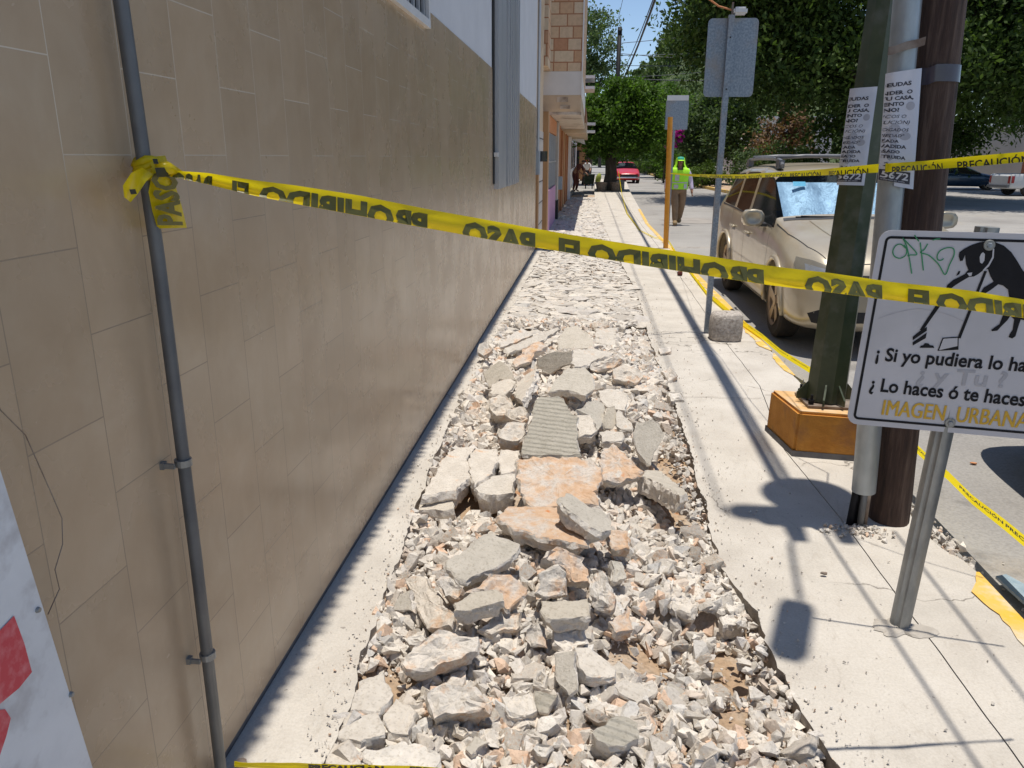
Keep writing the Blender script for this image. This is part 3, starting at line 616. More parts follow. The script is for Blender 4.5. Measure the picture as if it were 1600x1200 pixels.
# ================================================================ TEXT
TXT={}
def text_geo(s,bold=0.,res=2,shear=0.,spacing=1.):
    cu=bpy.data.curves.new('t','FONT'); cu.body=s; cu.size=1; cu.offset=bold; cu.resolution_u=res; cu.shear=shear; cu.space_character=spacing
    o=bpy.data.objects.new('t',cu); col.objects.link(o); dg=bpy.context.evaluated_depsgraph_get(); dg.update()
    me=bpy.data.meshes.new_from_object(o.evaluated_get(dg)); V=[v.co[:2] for v in me.vertices]; F=[tuple(p.vertices) for p in me.polygons]
    bpy.data.objects.remove(o); bpy.data.curves.remove(cu); bpy.data.meshes.remove(me); return np.array(V),F
def cut_geo(V,F,cuts=(),clip=()):
    """cuts: list of x positions to split at, clip: list of (co, normal) to keep the side opposite the normal"""
    bm=bmesh.new(); vs=[bm.verts.new((x,y,0)) for x,y in V]
    for f in F:
        try: bm.faces.new([vs[i] for i in f])
        except ValueError: pass
    for x in cuts: bmesh.ops.bisect_plane(bm,geom=bm.verts[:]+bm.edges[:]+bm.faces[:],plane_co=(x,0,0),plane_no=(1,0,0))
    for co,no in clip: bmesh.ops.bisect_plane(bm,geom=bm.verts[:]+bm.edges[:]+bm.faces[:],plane_co=co,plane_no=no,clear_outer=True)
    bm.verts.index_update(); V=np.array([v.co[:2] for v in bm.verts]) if bm.verts else np.zeros((0,2)); F=[tuple(v.index for v in f.verts) for f in bm.faces]; bm.free(); return V,F
# ================================================================ TILED HOUSE
H=thing('tiled_house','house front of beige glossy tiles with white plaster above, along the left of the sidewalk','house',(WX,7,0))
mb=MB().box((-7,-4,-.3),(WX,13.85,2.42)); mb.build('tile_wall',M['tile'],H,local=True) if False else None
o=MB().box((-7,-4,.035),(WX,13.85,2.42)).build('tile_wall',M['tile'],None); o.parent=H; o.location=-Vector(H.location)
MB().box((-7,-4,-.3),(WX-.012,13.85,.034)).build('base_strip',M['darkfoot'],H)  # shade along the wall foot put into the dark strip colour
MB().box((-7,-4,2.421),(WX-.006,13.85,4.9)).build('plaster_wall',M['plaster'],H)
e=MB().box((-7.3,-4.2,4.9),(WX+.10,13.95,5.0))
y=-4
e.box((-1.4,-4.1,4.93),(WX+.195,13.92,4.985))
while y<13.9: e.box((-1.4,y,4.94),(WX+.205+.018*rng.random(),y+.035,4.99)); y+=.045+.03*rng.random()
e.build('roof',M['bark'],H)
wy0,wy1=3.0,4.64; wz=2.345
wf=MB(); 
for a,b in (((WX-.03,wy0,wz-.03),(WX+.025,wy1+.03,wz+.012)),((WX-.03,wy1-.005,wz+.012),(WX+.024,wy1+.03,3.6)),((WX-.03,wy0,wz+.012),(WX+.024,wy0+.03,3.6)),((WX-.03,wy0+.03,3.57),(WX+.024,wy1-.005,3.6))): wf.box(a,b)
W_=MB().box((WX-.012,wy0+.02,wz),(WX+.003,wy1,3.59)).build('window',M['dark'],H); wf.build('window_frame',M['white'],W_)
bb=MB(); 
for k in range(12): yy=wy0+.1+k*.128; bb.box((WX+.006,yy,wz),(WX+.02,yy+.035,3.58))
bb.build('window_bars',M['alum'],W_)
# corrugated steel window cover
cv=MB(); y0,y1=7.74,9.78; zb=1.31
cv.box((WX,y0+.06,zb),(WX+.05,y0+.75,4.6))
for k in range(5): a=y0+.79+k*.25; cv.box((WX,a,zb),(WX+.02,a+.06,4.6)); cv.box((WX,a+.06,zb),(WX+.06,a+.21,4.6))
cv.box((WX,9.99,zb),(WX+.05,10.04,4.6))
c_=cv.build('metal_shutter',M['alum'],H); MB().box((WX,y0-.03,zb+.05),(WX+.012,y0+.058,4.6)).build('shadow_gap',M['dark'],H)
MB().box((WX,y0-.02,1.62),(WX+.05,y0+.055,1.66)).build('shutter_bracket',M['white'],H)
# downpipe beside the tape knot
P=MB().tube([(WX+.038,1.535,2.9),(WX+.038,1.54,2.2),(WX+.04,1.562,1.4),(WX+.04,1.562,.7),(WX+.04,1.552,-.02)],.0145,14).build('drain_pipe',M['pipe'],H,smooth=True)
for z in (.94,.42):
    c=MB().tube([(WX+.04,1.56,z-.008),(WX+.04,1.56,z+.008)],.0195,14).box((WX,1.528,z-.008),(WX+.01,1.545,z+.008)).box((WX+.01,1.530,z-.006),(WX+.034,1.536,z+.006))
    c.build('pipe_clamp',M['galv'],P)
# small terminal at the pipe foot
MB().tube([(-.90,1.63,0),(-.90,1.63,.03)],.016,8).build('pipe_stub',M['rust'],H)
# loose wire hanging on the wall
pts=[gx(x,y,WX+.012) for x,y in ((-20,565),(0,640),(40,680),(80,770),(97,810),(98,850),(86,890),(93,920),(75,960))]
MB().tube(pts,.001,5).build('loose_wire',M['rust'],H)
# white sheet metal panel at the far left with red paint
S=thing('metal_panel','white sheet metal panel with worn red paint, lower left against the tiled wall','panel',(WX,.9,.7))
a=gx(-6,705,WX+.035); b=gx(147,1200,WX+.035); a2=a+(a-b)*1.3; b2=b+(b-a)*1.0
def panelpt(y,z): return (WX+.035,y,z)
pm=MB(); q=[(a2[1],a2[2]),(b2[1],b2[2]),(.2,b2[2]),(.2,a2[2])]
pm.add([(WX+.02,y,z) for y,z in q]+[(WX+.035,y,z) for y,z in q],[(0,1,2,3),(7,6,5,4),(0,4,5,1),(1,5,6,2),(2,6,7,3),(3,7,4,0)])
pm.build('sheet',M['board'],S,bev=.003)
for pts in ([(-30,985),(0,985),(22,962),(38,1005),(50,1050),(30,1075),(0,1100),(-40,1100)],[(-30,1112),(8,1108),(17,1122),(10,1150),(0,1180),(-30,1190)]):
    v=[gx(x,y,WX+.0365) for x,y in pts]; MB().add(v,[tuple(range(len(v)))]).build('red_lettering',M['red'],S)
for x,y in ((60,953),(112,1085)):
    c=gx(x,y,WX+.037); MB().tube([c-np.array([.003,0,0]),c+np.array([.003,0,0])],[.006,.004],10).build('rivet',M['galv'],S)
# ================================================================ STREET HOUSES BEYOND
def stone_mat():
    m,nt,b=newmat('stone cladding'); b.inputs['Roughness'].default_value=.85
    tc=nt.nodes.new('ShaderNodeTexCoord'); sp=nt.nodes.new('ShaderNodeSeparateXYZ'); lnk(nt,tc.outputs['Object'],sp.inputs[0])
    cx=nt.nodes.new('ShaderNodeCombineXYZ'); lnk(nt,mth(nt,'ADD',sp.outputs[0],mth(nt,'MULTIPLY',sp.outputs[1],.7)),cx.inputs[0]); lnk(nt,sp.outputs[2],cx.inputs[1])
    b1=nt.nodes.new('ShaderNodeTexBrick'); lnk(nt,cx.outputs[0],b1.inputs[0]); b1.offset=.37; b1.squash=1.45; b1.squash_frequency=3
    for k_,v_ in (('Scale',1),('Mortar Size',.012),('Brick Width',.30),('Row Height',.24),('Bias',0)): b1.inputs[k_].default_value=v_
    b1.inputs['Color1'].default_value=(0,0,0,1); b1.inputs['Color2'].default_value=(1,1,1,1)
    sc_=nt.nodes.new('ShaderNodeSeparateColor'); lnk(nt,b1.outputs['Color'],sc_.inputs[0])
    c=ramp(nt,sc_.outputs[0],[(0,(.46,.24,.14)),(.3,(.55,.36,.22)),(.6,(.60,.46,.32)),(1,(.64,.54,.40))])
    c=mix(nt,b1.outputs['Fac'],c,(.36,.17,.09))
    c=mix(nt,.4,c,ramp(nt,nz(nt,coords(nt),12,5),[(.3,(.6,.6,.6)),(.6,(1,1,1))]),'MULTIPLY')
    lnk(nt,c,b.inputs['Base Color']); return m
M['stonec']=stone_mat()
M['cream']=mk('cream plaster',(.56,.44,.31),(.50,.38,.26),3,.85,bs=.2,c3=(.34,.25,.17),s3=.9)
M['creamw']=mk('white beam plaster',(.66,.65,.64),(.6,.59,.58),2,.85)
M['soffit']=mk('peeling soffit',(.62,.55,.46),(.52,.44,.36),5,.9,c3=(.24,.18,.13),s3=2.2,bs=.3)
M['ochre']=mk('ochre paint',(.42,.235,.11),(.36,.20,.09),3,.8)
M['obrick']=mk('orange brick',(.55,.24,.10),(.45,.18,.08),30,.85,stretch=(.4,.4,4),bs=.3)
M['pink']=mk('pink paint',(.50,.27,.42),(.45,.24,.37),4,.8)
M['brown']=mk('brown fascia paint',(.30,.13,.06),(.26,.11,.055),4,.8)
M['brown2']=mk('brown pilaster paint',(.38,.16,.06),(.30,.12,.05),4,.8)
M['cblock']=mk('white concrete block',(.52,.48,.44),(.44,.40,.37),4,.85,bs=.3)
M['whitewall']=mk('white house wall',(.62,.61,.6),(.55,.54,.53),1.5,.85)
M['glassd']=mk('dark window glass',(.02,.025,.03),(.03,.035,.04),2,.08,spec=.6)
M['meter']=mk('grey blue meter box',(.33,.38,.43),(.28,.32,.37),6,.5)
Bk=thing('block_house','narrow white concrete block front next to the tiled house','house',(-.98,15,0))
MB().box((-7,13.86,-.2),(-.975,16.2,2.1)).build('block_wall',M['cblock'],Bk)
MB().box((-7,13.86,2.101),(-.99,16.2,5.2)).build('upper_wall',M['cream'],Bk)
jj=MB()
for z in (.35,.75,1.15,1.55,1.95): jj.box((-.976,13.9,z),(-.9735,16.18,z+.02))
jj.build('block_joint',M['dark'],Bk)
MB().box((-.975,14.05,-.1),(-.93,14.35,1.45)).build('corner_trim',M['ochre'],Bk)
Rf=MB().box((-7,13.9,5.05),(-.37,15.0,5.2)).build('roof',M['creamw'],Bk)
mt_=MB().box((-.99,13.88,1.32),(-.905,14.2,1.72)).build('meter_box',M['meter'],Bk)
MB().box((-.97,14.35,1.54),(-.80,14.6,1.72)).build('electricity_meter',M['glassd'],Bk)
MB().tube([(-.93,13.92,1.72),(-.93,13.92,5.3)],.025,8).build('service_conduit',M['alum'],Bk)
Sh=thing('stone_fronted_house','two storey house with stone cladding, jutting balcony and pink base','house',(-.98,20,0))
MB().box((-7,16.21,-.2),(-.99,24.3,2.51)).build('lower_wall',M['cream'],Sh)
MB().box((-7,16.9,3.42),(-.95,17.98,9)).build('stone_side_wall',M['stonec'],Sh)
MB().box((-3,17.99,3.42),(-.27,27.0,9.2)).build('stone_wall',M['stonec'],Sh)
MB().box((-3,17.985,2.93),(-.255,27.0,3.415)).build('balcony_band',M['creamw'],Sh)
MB().box((-3,17.99,2.58),(-.262,27.0,2.928)).build('balcony_base',M['cream'],Sh)
MB().box((-3,17.9,2.52),(-.25,27.05,2.575)).build('balcony_soffit',M['soffit'],Sh)
MB().box((-.27,17.97,2.9),(-.24,18.0,9.2)).build('edge_trim',M['white'],Sh)
for x0,z0,x1,z1 in ((-.80,2.78,-.55,2.89),(-.72,2.64,-.50,2.72)): MB().box((x0,17.978,z0),(x1,17.988,z1)).build('plaster_patch',M['soffit'],Sh)
MB().box((-.99,16.3,-.2),(-.885,16.75,2.50)).build('pilaster',M['ochre'],Sh)
MB().box((-.99,17.0,2.15),(-.925,21.2,2.50)).build('brick_panel',M['obrick'],Sh)
wn=MB().box((-.99,17.0,.92),(-.94,21.2,2.14)).build('window',M['glassd'],Sh)
wg=MB(); 
for k in range(9): wg.box((-.939,17.3+k*.42,.93),(-.925,17.33+k*.42,2.13))
wg.box((-.939,17.0,1.5),(-.926,21.2,1.53)).build('window_grille',M['alum'],wn)
MB().box((-.99,16.8,-.2),(-.915,20.9,.91)).build('pink_base',M['pink'],Sh)
MB().box((-1.0,21.25,.5),(-.88,21.75,2.50)).build('grey_column',M['cblock'],Sh); MB().box((-1.0,21.23,-.2),(-.86,21.77,.5)).build('column_foot',M['dark'],Sh)
MB().box((-1.,22.6,-.2),(-.93,24.2,2.5)).build('shop_door',M['brown2'],Sh)
MB().box((-.93,22.0,.75),(-.78,22.2,1.1)).build('wall_box',M['meter'],Sh)
Bh=thing('brown_fascia_house','low house with brown fascia over a brown pillared front','house',(-1,29,0))
MB().box((-7,24.31,-.2),(-1.0,32,2.5)).build('wall',M['brown2'],Bh)
MB().box((-7,27.1,2.72),(-.22,40,3.2)).build('fascia',M['brown'],Bh)
MB().box((-7,27.1,2.40),(-.2,40,2.715)).build('canopy_base',M['cream'],Bh)
for y in (24.6,26.2,28.2,30.0): MB().box((-1.0,y,-.2),(-.88,y+.7,2.39)).build('pillar',M['brown2'] if y!=26.2 else M['ochre'],Bh)
MB().box((-1.05,31.6,-.2),(-.80,32.0,2.39)).build('white_post',M['white'],Bh)
for z in (2.52,2.80): MB().box((-.2,31,z),(.12,31.6,z+.09)).build('bracket',M['white'],Bh)
Fh=thing('far_white_house','white house with thin projecting slabs, beyond the brown fascia','house',(-1,40,0))
MB().box((-8,40.1,-.2),(-1.1,60,6.2)).build('wall',M['whitewall'],Fh)
for z in (4.33,4.75): MB().box((-1.5,34,z),(.05,36,z+.11)).build('projecting_slab',M['white'],Fh)
MB().box((-8,40.05,.1),(-1.15,40.1,2.3)).build('doorway',M['dark'],Fh)
MB().add([(-1.1,36,2.45),(-.30,36,2.2),(-.30,39,2.2),(-1.1,39,2.45),(-1.1,36,2.95),(-.5,36,2.9),(-.5,39,2.9),(-1.1,39,2.95)],[(0,1,5,4),(1,2,6,5),(2,3,7,6),(4,5,6,7),(0,3,2,1),(0,4,7,3)]).build('awning',M['white'],Fh)
for y,z in ((43,3.),(47,3.),(52,3.)): MB().box((-1.1,y,1),(-1.05,y+1.3,z-.6)).build('window',M['glassd'],Fh)
Th=thing('far_ochre_house','ochre house front at the far end of the left side','house',(-.2,66,0))
MB().box((-9,60.5,-.2),(-.3,80,4.2)).build('wall',M['ochre'],Th); MB().box((-9,60.4,4.2),(0,80,4.4)).build('roof',M['white'],Th)
MB().box((-1.8,60.42,-.2),(-.9,60.49,2.1)).build('door',M['dark'],Th)
# ================================================================ POLES AND SIGNS
def plate_pts(pts,off): return [gpl(x,y,SP0-SN*off,SN) for x,y in pts]
a10=R(10); SN=np.array([math.sin(a10),math.cos(a10),0]); SP0=np.array([1.19,2.5,0]); SU=np.array([math.cos(a10),-math.sin(a10),0]); SV=np.array([0,0,1.])
NS=thing('dog_waste_sign','white sign with black dog holding a broom and Spanish text, on a ribbed steel post','sign',(1.17,2.52,0))
NS_post=MB()
top=np.array([1.222,2.53,1.42]); bot=np.array([1.163,2.53,-.03])
NS_post.tube([bot,top],.034,32,prof=[1,1,1.0,.84,.84,1.0,1,1])
NS_post.build('post',M['galv'],NS,smooth=30)
# plate, outline from its measured corners, mirrored past the photo edge
def loc(px,py,off=0): 
    p=gpl(px,py,SP0,SN); return np.dot(p-SP0,SU),p[2]
def plp(u,z,off=0.): return SP0+SU*u+SV*z-SN*off
c0=loc(1545,383); c1=loc(1484,660)      # bolts: the middle line
def mid(z): return c1[0]+(c0[0]-c1[0])*(z-c1[1])/(c0[1]-c1[1])
tl=loc(1376,357); bl=loc(1322,660); hwt=mid(tl[1])-tl[0]; hwb=mid(bl[1])-bl[0]; hw=(hwt+hwb)/2
zt,zb_=loc(1450,361)[1],loc(1400,668)[1]
def rrect(hw,zb,zt,r,inset=0,n=5):
    out=[]
    for cx,cz,a0 in ((hw-r,zt-r,0),(-hw+r,zt-r,90),(-hw+r,zb+r,180),(hw-r,zb+r,270)):
        for k in range(n+1):
            a=R(a0+90*k/n); q=r-inset; u=cx+q*math.cos(a); z=cz+q*math.sin(a); out.append((u+mid(z),z))
    return out
def flat(mbx,pts,off,th=0.0):
    n=len(pts); v=[plp(u,z,off) for u,z in pts]
    if th: v+= [plp(u,z,off-th) for u,z in pts]; mbx.add(v,[tuple(range(n)),tuple(range(n,2*n))[::-1]]+[(k,(k+1)%n,n+(k+1)%n,n+k) for k in range(n)])
    else: mbx.add(v,[tuple(range(n))])
    return mbx
flat(MB(),rrect(hw,zb_,zt,.035),.003,.004).build('plate',M['signw'],NS)
bd=MB(); o1=rrect(hw,zb_,zt,.035,.018); o2=rrect(hw,zb_,zt,.035,.026); n=len(o1)
bd.add([plp(u,z,.0042) for u,z in o1+o2],[(k,(k+1)%n,n+(k+1)%n,n+k) for k in range(n)]); bd.build('border',M['black'],NS)
def C5(*p): return [(1320+x/3.43,350+y/3.43) for x,y in p]
def tri_poly(pts,off,name,mat,par):
    L2=[loc(x,y) for x,y in pts]; tr=tessellate_polygon([[Vector((u,z,0)) for u,z in L2]])
    return MB().add([plp(u,z,off) for u,z in L2],[tuple(t) for t in tr]).build(name,mat,par)
dog=C5((612,150),(640,130),(680,110),(720,97),(760,92),(800,95),(850,115),(890,150),(920,195),(950,245),(985,290),(1020,330),(1050,380),(1075,420),(1105,400),(1120,350),(1130,300),(1142,300),(1135,360),(1118,420),(1085,455),
 (1060,470),(1055,520),(1070,570),(1090,600),(1075,612),(1045,600),(1030,545),(1005,500),(985,520),(960,515),(940,510),(925,555),(912,600),(895,612),(875,605),(880,590),(897,565),(905,510),(885,490),(868,515),(835,548),(815,570),(785,573),(783,565),(826,535),(842,495),(862,440),(878,390),(872,350),(845,328),(820,322),(780,352),(735,380),(722,374),(742,340),(795,308),(778,280),(764,240),(742,245),(712,268),(690,280),(665,282),(625,305),(590,327),(562,348),(540,348),(548,325),(580,298),(640,268),(660,245),(648,215),(642,165),(630,195),(616,198),(608,172))
tri_poly(dog,.0050,'dog_figure',M['black'],NS)
for pts,mt in (([(738,150),(748,160),(745,195),(733,212),(722,205),(720,175),(728,158)],'signw'),([(790,130),(798,132),(795,180),(770,225),(742,252),(736,246),(765,215),(787,175)],'signw'),([(652,262),(680,258),(676,276),(664,278)],'signw')):
    tri_poly(C5(*pts),.0058,'dog_marking',M[mt],NS)
for pts in ([(548,340),(575,345),(415,572),(400,566)],[(745,250),(760,252),(618,612),(602,608)],[(362,603),(400,572),(438,550),(438,570),(368,618),(362,620)],[(362,632),(438,580),(432,610),(362,650)],[(400,662),(404,652),(418,648),(428,637),(446,638),(455,648),(472,650),(478,662)],
            [(495,678),(522,608),(608,602),(607,672)],[(594,278),(607,252),(618,250),(612,268)]):
    tri_poly(C5(*pts),.0050,'broom_and_dustpan',M['black'],NS)
tri_poly(C5((503,674),(526,613),(602,608),(601,652)),.0058,'dustpan_face',M['signw'],NS)
def stroke(pts,wd,off,name,mat,par,closed=False):
    P2=[np.array(loc(x,y)) for x,y in pts]; Q=[]
    for i in range(len(P2)-1):
        p0=P2[max(i-1,0)];p1=P2[i];p2=P2[i+1];p3=P2[min(i+2,len(P2)-1)]
        for k in range(5): t=k/5; Q.append(.5*((2*p1)+(-p0+p2)*t+(2*p0-5*p1+4*p2-p3)*t*t+(-p0+3*p1-3*p2+p3)*t**3))
    Q.append(P2[-1]); b=MB(); V=[];F=[]
    for i,q in enumerate(Q):
        t=Q[min(i+1,len(Q)-1)]-Q[max(i-1,0)]; t=t/(np.linalg.norm(t)+1e-9); nrm=np.array([-t[1],t[0]])*wd/2
        V+=[plp(*(q+nrm),off),plp(*(q-nrm),off)]
    b.add(V,[(2*i,2*i+1,2*i+3,2*i+2) for i in range(len(Q)-1)]); return b
g=MB()
for pts in ([(325,130),(300,108),(272,115),(256,145),(265,172),(295,183),(325,165),(330,135),(315,112)],[(310,75),(330,120),(345,190),(357,265)],[(308,74),(345,112),(385,160),(350,165),(335,170)],[(372,58),(384,78),(396,92)],[(402,98),(412,180),(419,248)],[(442,105),(425,135),(404,152),(450,168),(500,215),(535,270),(560,215),(583,165),(580,132),(550,126),(512,140),(494,165),(495,188),(512,194),(528,184)],[(468,86),(490,80),(510,79)]):
    b=stroke(C5(*pts),.0035,.0056,'',None,None); g.add(b.v,b.f)
g.build('graffiti',M['grafg'],NS)
b=stroke(C5((180,505),(260,478),(360,456),(440,458),(540,480),(660,530)),.0012,.0048,'',None,None); b.build('scratch',M['inkg'],NS)
def sign_text(s,vis,pa,pb,hpx,mat,bold,off,sy=1.):
    """s full string; vis its part visible in the photo, running from pixel pa to pb along the baseline"""
    V,F=text_geo(s,bold,3); Vv,_=text_geo(vis,bold,3); wv=Vv[:,0].max(); A_=np.array(loc(*pa)); B_=np.array(loc(*pb)); k=np.linalg.norm(B_-A_)/wv
    d=(B_-A_)/np.linalg.norm(B_-A_); zh=abs(loc(pa[0],pa[1]-hpx)[1]-A_[1])/.73; up=np.array([ (mid(1.2)-mid(1.0))/.2,1])*zh
    b=MB().add([plp(*(A_+d*x*k+up*y),off) for x,y in V],F); b.build('lettering',M[mat],NS)
sign_text('¡ Si yo pudiera lo haría !','¡ Si yo pudiera lo ha',(1366,562),(1602,580),21,'black',.024,.0050)
sign_text('¿ y Tu ?','¿ y Tu ?',(1430,597),(1570,605),25,'signg',.02,.0044)
sign_text('¿ Lo haces ó te haces ?','¿ Lo haces ó te haces',(1357,609),(1600,634),21,'black',.024,.0050)
for k_ in range(3): sign_text('IMAGEN  URBANA','IMAGEN  URBANA',(1374.4+k_*.7,647),(1603.4+k_*.7,669),25,'signy',0.,.0050+.0002*k_)
for px,py in ((1545,383),(1484,660)):
    c=plp(*loc(px,py),.004); MB().tube([c,c-SN*.005],[.017,.015],20).build('washer',M['galv'],NS); MB().tube([c-SN*.005,c-SN*.011],[.009,.007],6).build('bolt',M['galvs'],NS)
# patched concrete footing
fp=[]
for k in range(40):
    a=2*math.pi*k/40; r=.080+.06*noise.noise(Vector((math.cos(a)*1.5,math.sin(a)*1.5,4)))+.025*noise.noise(Vector((math.cos(a)*7,math.sin(a)*7,1))); fp.append((1.15+r*1.15*math.cos(a),2.515+r*.9*math.sin(a),.0025))
fp+=[(1.15+(x-1.15)*.8,2.515+(y-2.515)*.8,.009) for x,y,z in fp]+[(1.16,2.52,.013)]
MB().add(fp,[(k,(k+1)%40,40+(k+1)%40,40+k) for k in range(40)]+[(40+k,40+(k+1)%40,80) for k in range(40)]).build('footing',M['foot'],NS)
# second sign, seen from the back
S2=thing('plain_back_sign','grey sign seen from its blank back on a thin square post beside the mortar block','sign',(1.164,7.37,0))
MB().box((1.14,7.35,-.05),(1.19,7.40,2.80)).build('post',M['galvs'],S2)
q=[]
for cx,cz,a0 in ((.18,.28,0),(-.18,.28,90),(-.18,-.28,180),(.18,-.28,270)):
    for k in range(5): a=R(a0+22.5*k); q.append((1.190+cx*1+.035*math.cos(a)+(cz)*.0,2.46+cz*1.0+.04*math.sin(a)))
n=len(q); MB().add([(x,7.402,z) for x,z in q]+[(x,7.406,z) for x,z in q],[tuple(range(n)),tuple(range(n,2*n))[::-1]]+[(k,(k+1)%n,n+(k+1)%n,n+k) for k in range(n)]).build('plate',M['galvs'],S2)
for z in (2.2,2.62): MB().tube([(1.165,7.345,z),(1.165,7.352,z)],.007,8).build('bolt',M['dark'],S2)
MB().box((1.16,7.36,2.78),(1.175,7.38,2.90)).build('bracket',M['rust'],S2)
MB().box((1.175,7.33,2.80),(1.29,7.41,2.86)).build('connector',M['white'],S2,bev=.015)
MB().tube([(1.16,7.37,2.84),(1.05,7.37,2.87),(.9,7.3,2.95),(.7,7.2,3.12)],.008,6).build('cable',M['obrick'],S2)
CB=MB(); nb=26; V=[];F=[]
for j,(z,r) in enumerate(((0,.93),(.02,1.0),(.10,1.02),(.2,1.0),(.235,.96),(.25,.86),(.253,.6),(.253,.05))):
    for k in range(nb):
        a=2*math.pi*k/nb; c,s_=math.cos(a),math.sin(a); sq=(abs(c)**3.2+abs(s_)**3.2)**(-1/3.2)*.145*r
        x,y=c*sq,s_*sq*.92; d=.008*noise.noise(Vector((x*14,y*14,z*14))); V.append((1.295+x*(1+d*3),7.12+y*(1+d*3),z+d))
for j in range(7):
    for k in range(nb): F.append((j*nb+k,j*nb+(k+1)%nb,(j+1)*nb+(k+1)%nb,(j+1)*nb+k))
o=CB.add(V,F).build('mortar_block',M['stone'],smooth=40); tag(o,'rough round cornered mortar block standing by the thin sign post','block')
# orange post and the sign behind
o=MB().tube([(1.435,14.58,-.05),(1.375,14.58,2.31)],.046,10).build('orange_post',M['orangepost'],smooth=40); tag(o,'thin orange post standing on the sidewalk left of the worker','post')
S3=thing('far_back_sign','grey sign back with pale top band, behind the orange post','sign',(1.56,15.6,0))
MB().box((1.54,15.6,-.05),(1.58,15.64,2.72)).build('post',M['galvs'],S3)
MB().box((1.375,15.57,2.13),(1.80,15.59,2.65)).build('plate',M['galvs'],S3,bev=.008); MB().box((1.39,15.565,2.651),(1.79,15.59,2.745)).build('top_band',M['white'],S3)
# traffic pole on orange footing
TB=thing('orange_footing','orange painted concrete footing under the dark green pole','footing',(1.4,4.4,0))
bp=[gz(1200,677),gz(1233,712),gz(1420,722)]; x0=1.145
fb=[(1.19,4.18),(1.66,4.12),(1.72,4.55),(1.13,4.60)]
MB().add([(x,y,-.1) for x,y in fb]+[(x+.008*(1 if x<1.4 else -1),y,.262) for x,y in fb],[(0,1,5,4),(1,2,6,5),(2,3,7,6),(3,0,4,7),(3,2,1,0),(4,5,6,7)]).build('side',M['block'],TB,bev=.012)
MB().add([(x+(.02 if x<1.4 else -.02),y+(.016 if y<4.4 else -.016),.2655) for x,y in fb]+[(x+(.024 if x<1.4 else -.024),y+(.02 if y<4.4 else -.02),.2675) for x,y in fb],[(0,1,5,4),(1,2,6,5),(2,3,7,6),(3,0,4,7),(4,5,6,7)]).build('top_face',M['blocktop'],TB)
MB().add([(x+(-.004 if x<1.4 else .004),y+(-.004 if y<4.4 else .004),.0) for x,y in fb]+[(x+(-.003 if x<1.4 else .003),y+(-.003 if y<4.4 else .003),.035) for x,y in fb],[(0,1,5,4),(1,2,6,5),(2,3,7,6),(3,0,4,7)]).build('dark_edge',M['darkfoot'],TB)  # dark band round the foot of the footing
GP=thing('green_pole','tall dark green steel pole bolted on the orange footing','pole',(1.4,4.38,.27))
px0=(1.392,4.37); bpz=.272
MB().add([(1.262,4.238,bpz),(1.53,4.225,bpz),(1.54,4.49,bpz),(1.252,4.50,bpz),(1.262,4.238,bpz+.012),(1.53,4.225,bpz+.012),(1.54,4.49,bpz+.012),(1.252,4.5,bpz+.012)],[(0,3,2,1),(4,5,6,7),(0,1,5,4),(1,2,6,5),(2,3,7,6),(3,0,4,7)]).build('base_plate',M['rust'],GP)
MB().tube([(px0[0],px0[1],.29),(px0[0]+.042,px0[1],2.4),(px0[0]+.10,px0[1],6.2)],[.112,.082,.06],8).build('shaft',M['green'],GP)
for a in (180,250,290,0):
    c,s_=math.cos(R(a)),math.sin(R(a)); t=np.array([-s_,c])*.005; p=np.array(px0); pr=[(.10,.29),(.165,.29),(.165,.325),(.10,.40)]
    v=[(p[0]+c*r+t[0]*q,p[1]+s_*r+t[1]*q,z) for q in(-1,1) for r,z in pr]; MB().add(v,[(0,1,2,3),(7,6,5,4),(0,4,5,1),(1,5,6,2),(2,6,7,3),(3,7,4,0)]).build('gusset',M['green'],GP)
for x,y in ((1.285,4.27),(1.52,4.255),(1.28,4.48),(1.52,4.48)):
    MB().tube([(x,y,.29),(x,y,.312)],.017,6).tube([(x,y,.312),(x,y,.34)],.008,8).build('anchor_bolt',M['black'],GP)
MB().box((1.35,4.18,.62),(1.36,4.26,.66)).build('clip',M['green'],GP) if False else None
# wooden utility pole with conduit, transformer and street lamp
WP=thing('wooden_pole','dark brown wooden utility pole behind the dog sign, with transformer on top','utility pole',(1.44,3.4,0))
def wx(z): return 1.445-.05*z
WPa=MB(); V=[];F=[]; nz_=30; n=28
for j in range(nz_+1):
    z=-.1+8.1*j/nz_ if j>14 else -.1+3*j/14; z=z if j<=14 else 2.9+5.2*(j-14)/(nz_-14)
    for k in range(n):
        a=2*math.pi*k/n; r=.088*(1+.035*noise.noise(Vector((math.cos(a)*2.3,math.sin(a)*2.3,z*.8)))-.06*max(0,math.cos((a-4.5)*1.0))**30)
        if z<.3: r*=1+.05*math.sin(3*a+z*9)
        V.append((wx(z)+r*math.cos(a),3.42+r*math.sin(a),z))
for j in range(nz_):
    for k in range(n): F.append((j*n+k,j*n+(k+1)%n,(j+1)*n+(k+1)%n,(j+1)*n+k))
WPa.add(V,F).build('shaft',M['woodpole'],WP,smooth=True)
def dx(z): return 1.283-.0515*(z-.17)
MB().tube([(dx(.17),3.34,.17),(dx(5.),3.34,5.)],.051,20,cap=False).build('conduit',M['duct'],WP,smooth=40)
for k,(ox,oy,mm) in enumerate(((-.035,0,'black'),(.0,-.03,'pipe'),(.03,.01,'rust'),(.0,.03,'black'))):
    MB().tube([(dx(.1)+ox-.01,3.34+oy,-.02),(dx(.2)+ox*.8,3.34+oy*.8,.24)],.017 if k!=1 else .015,8).build('conduit_cable',M[mm],WP,smooth=True)
st=[gy(x,y,3.275) for x,y in ((1388,80),(1396,79),(1415,72),(1434,68),(1446,64))]
v=[];
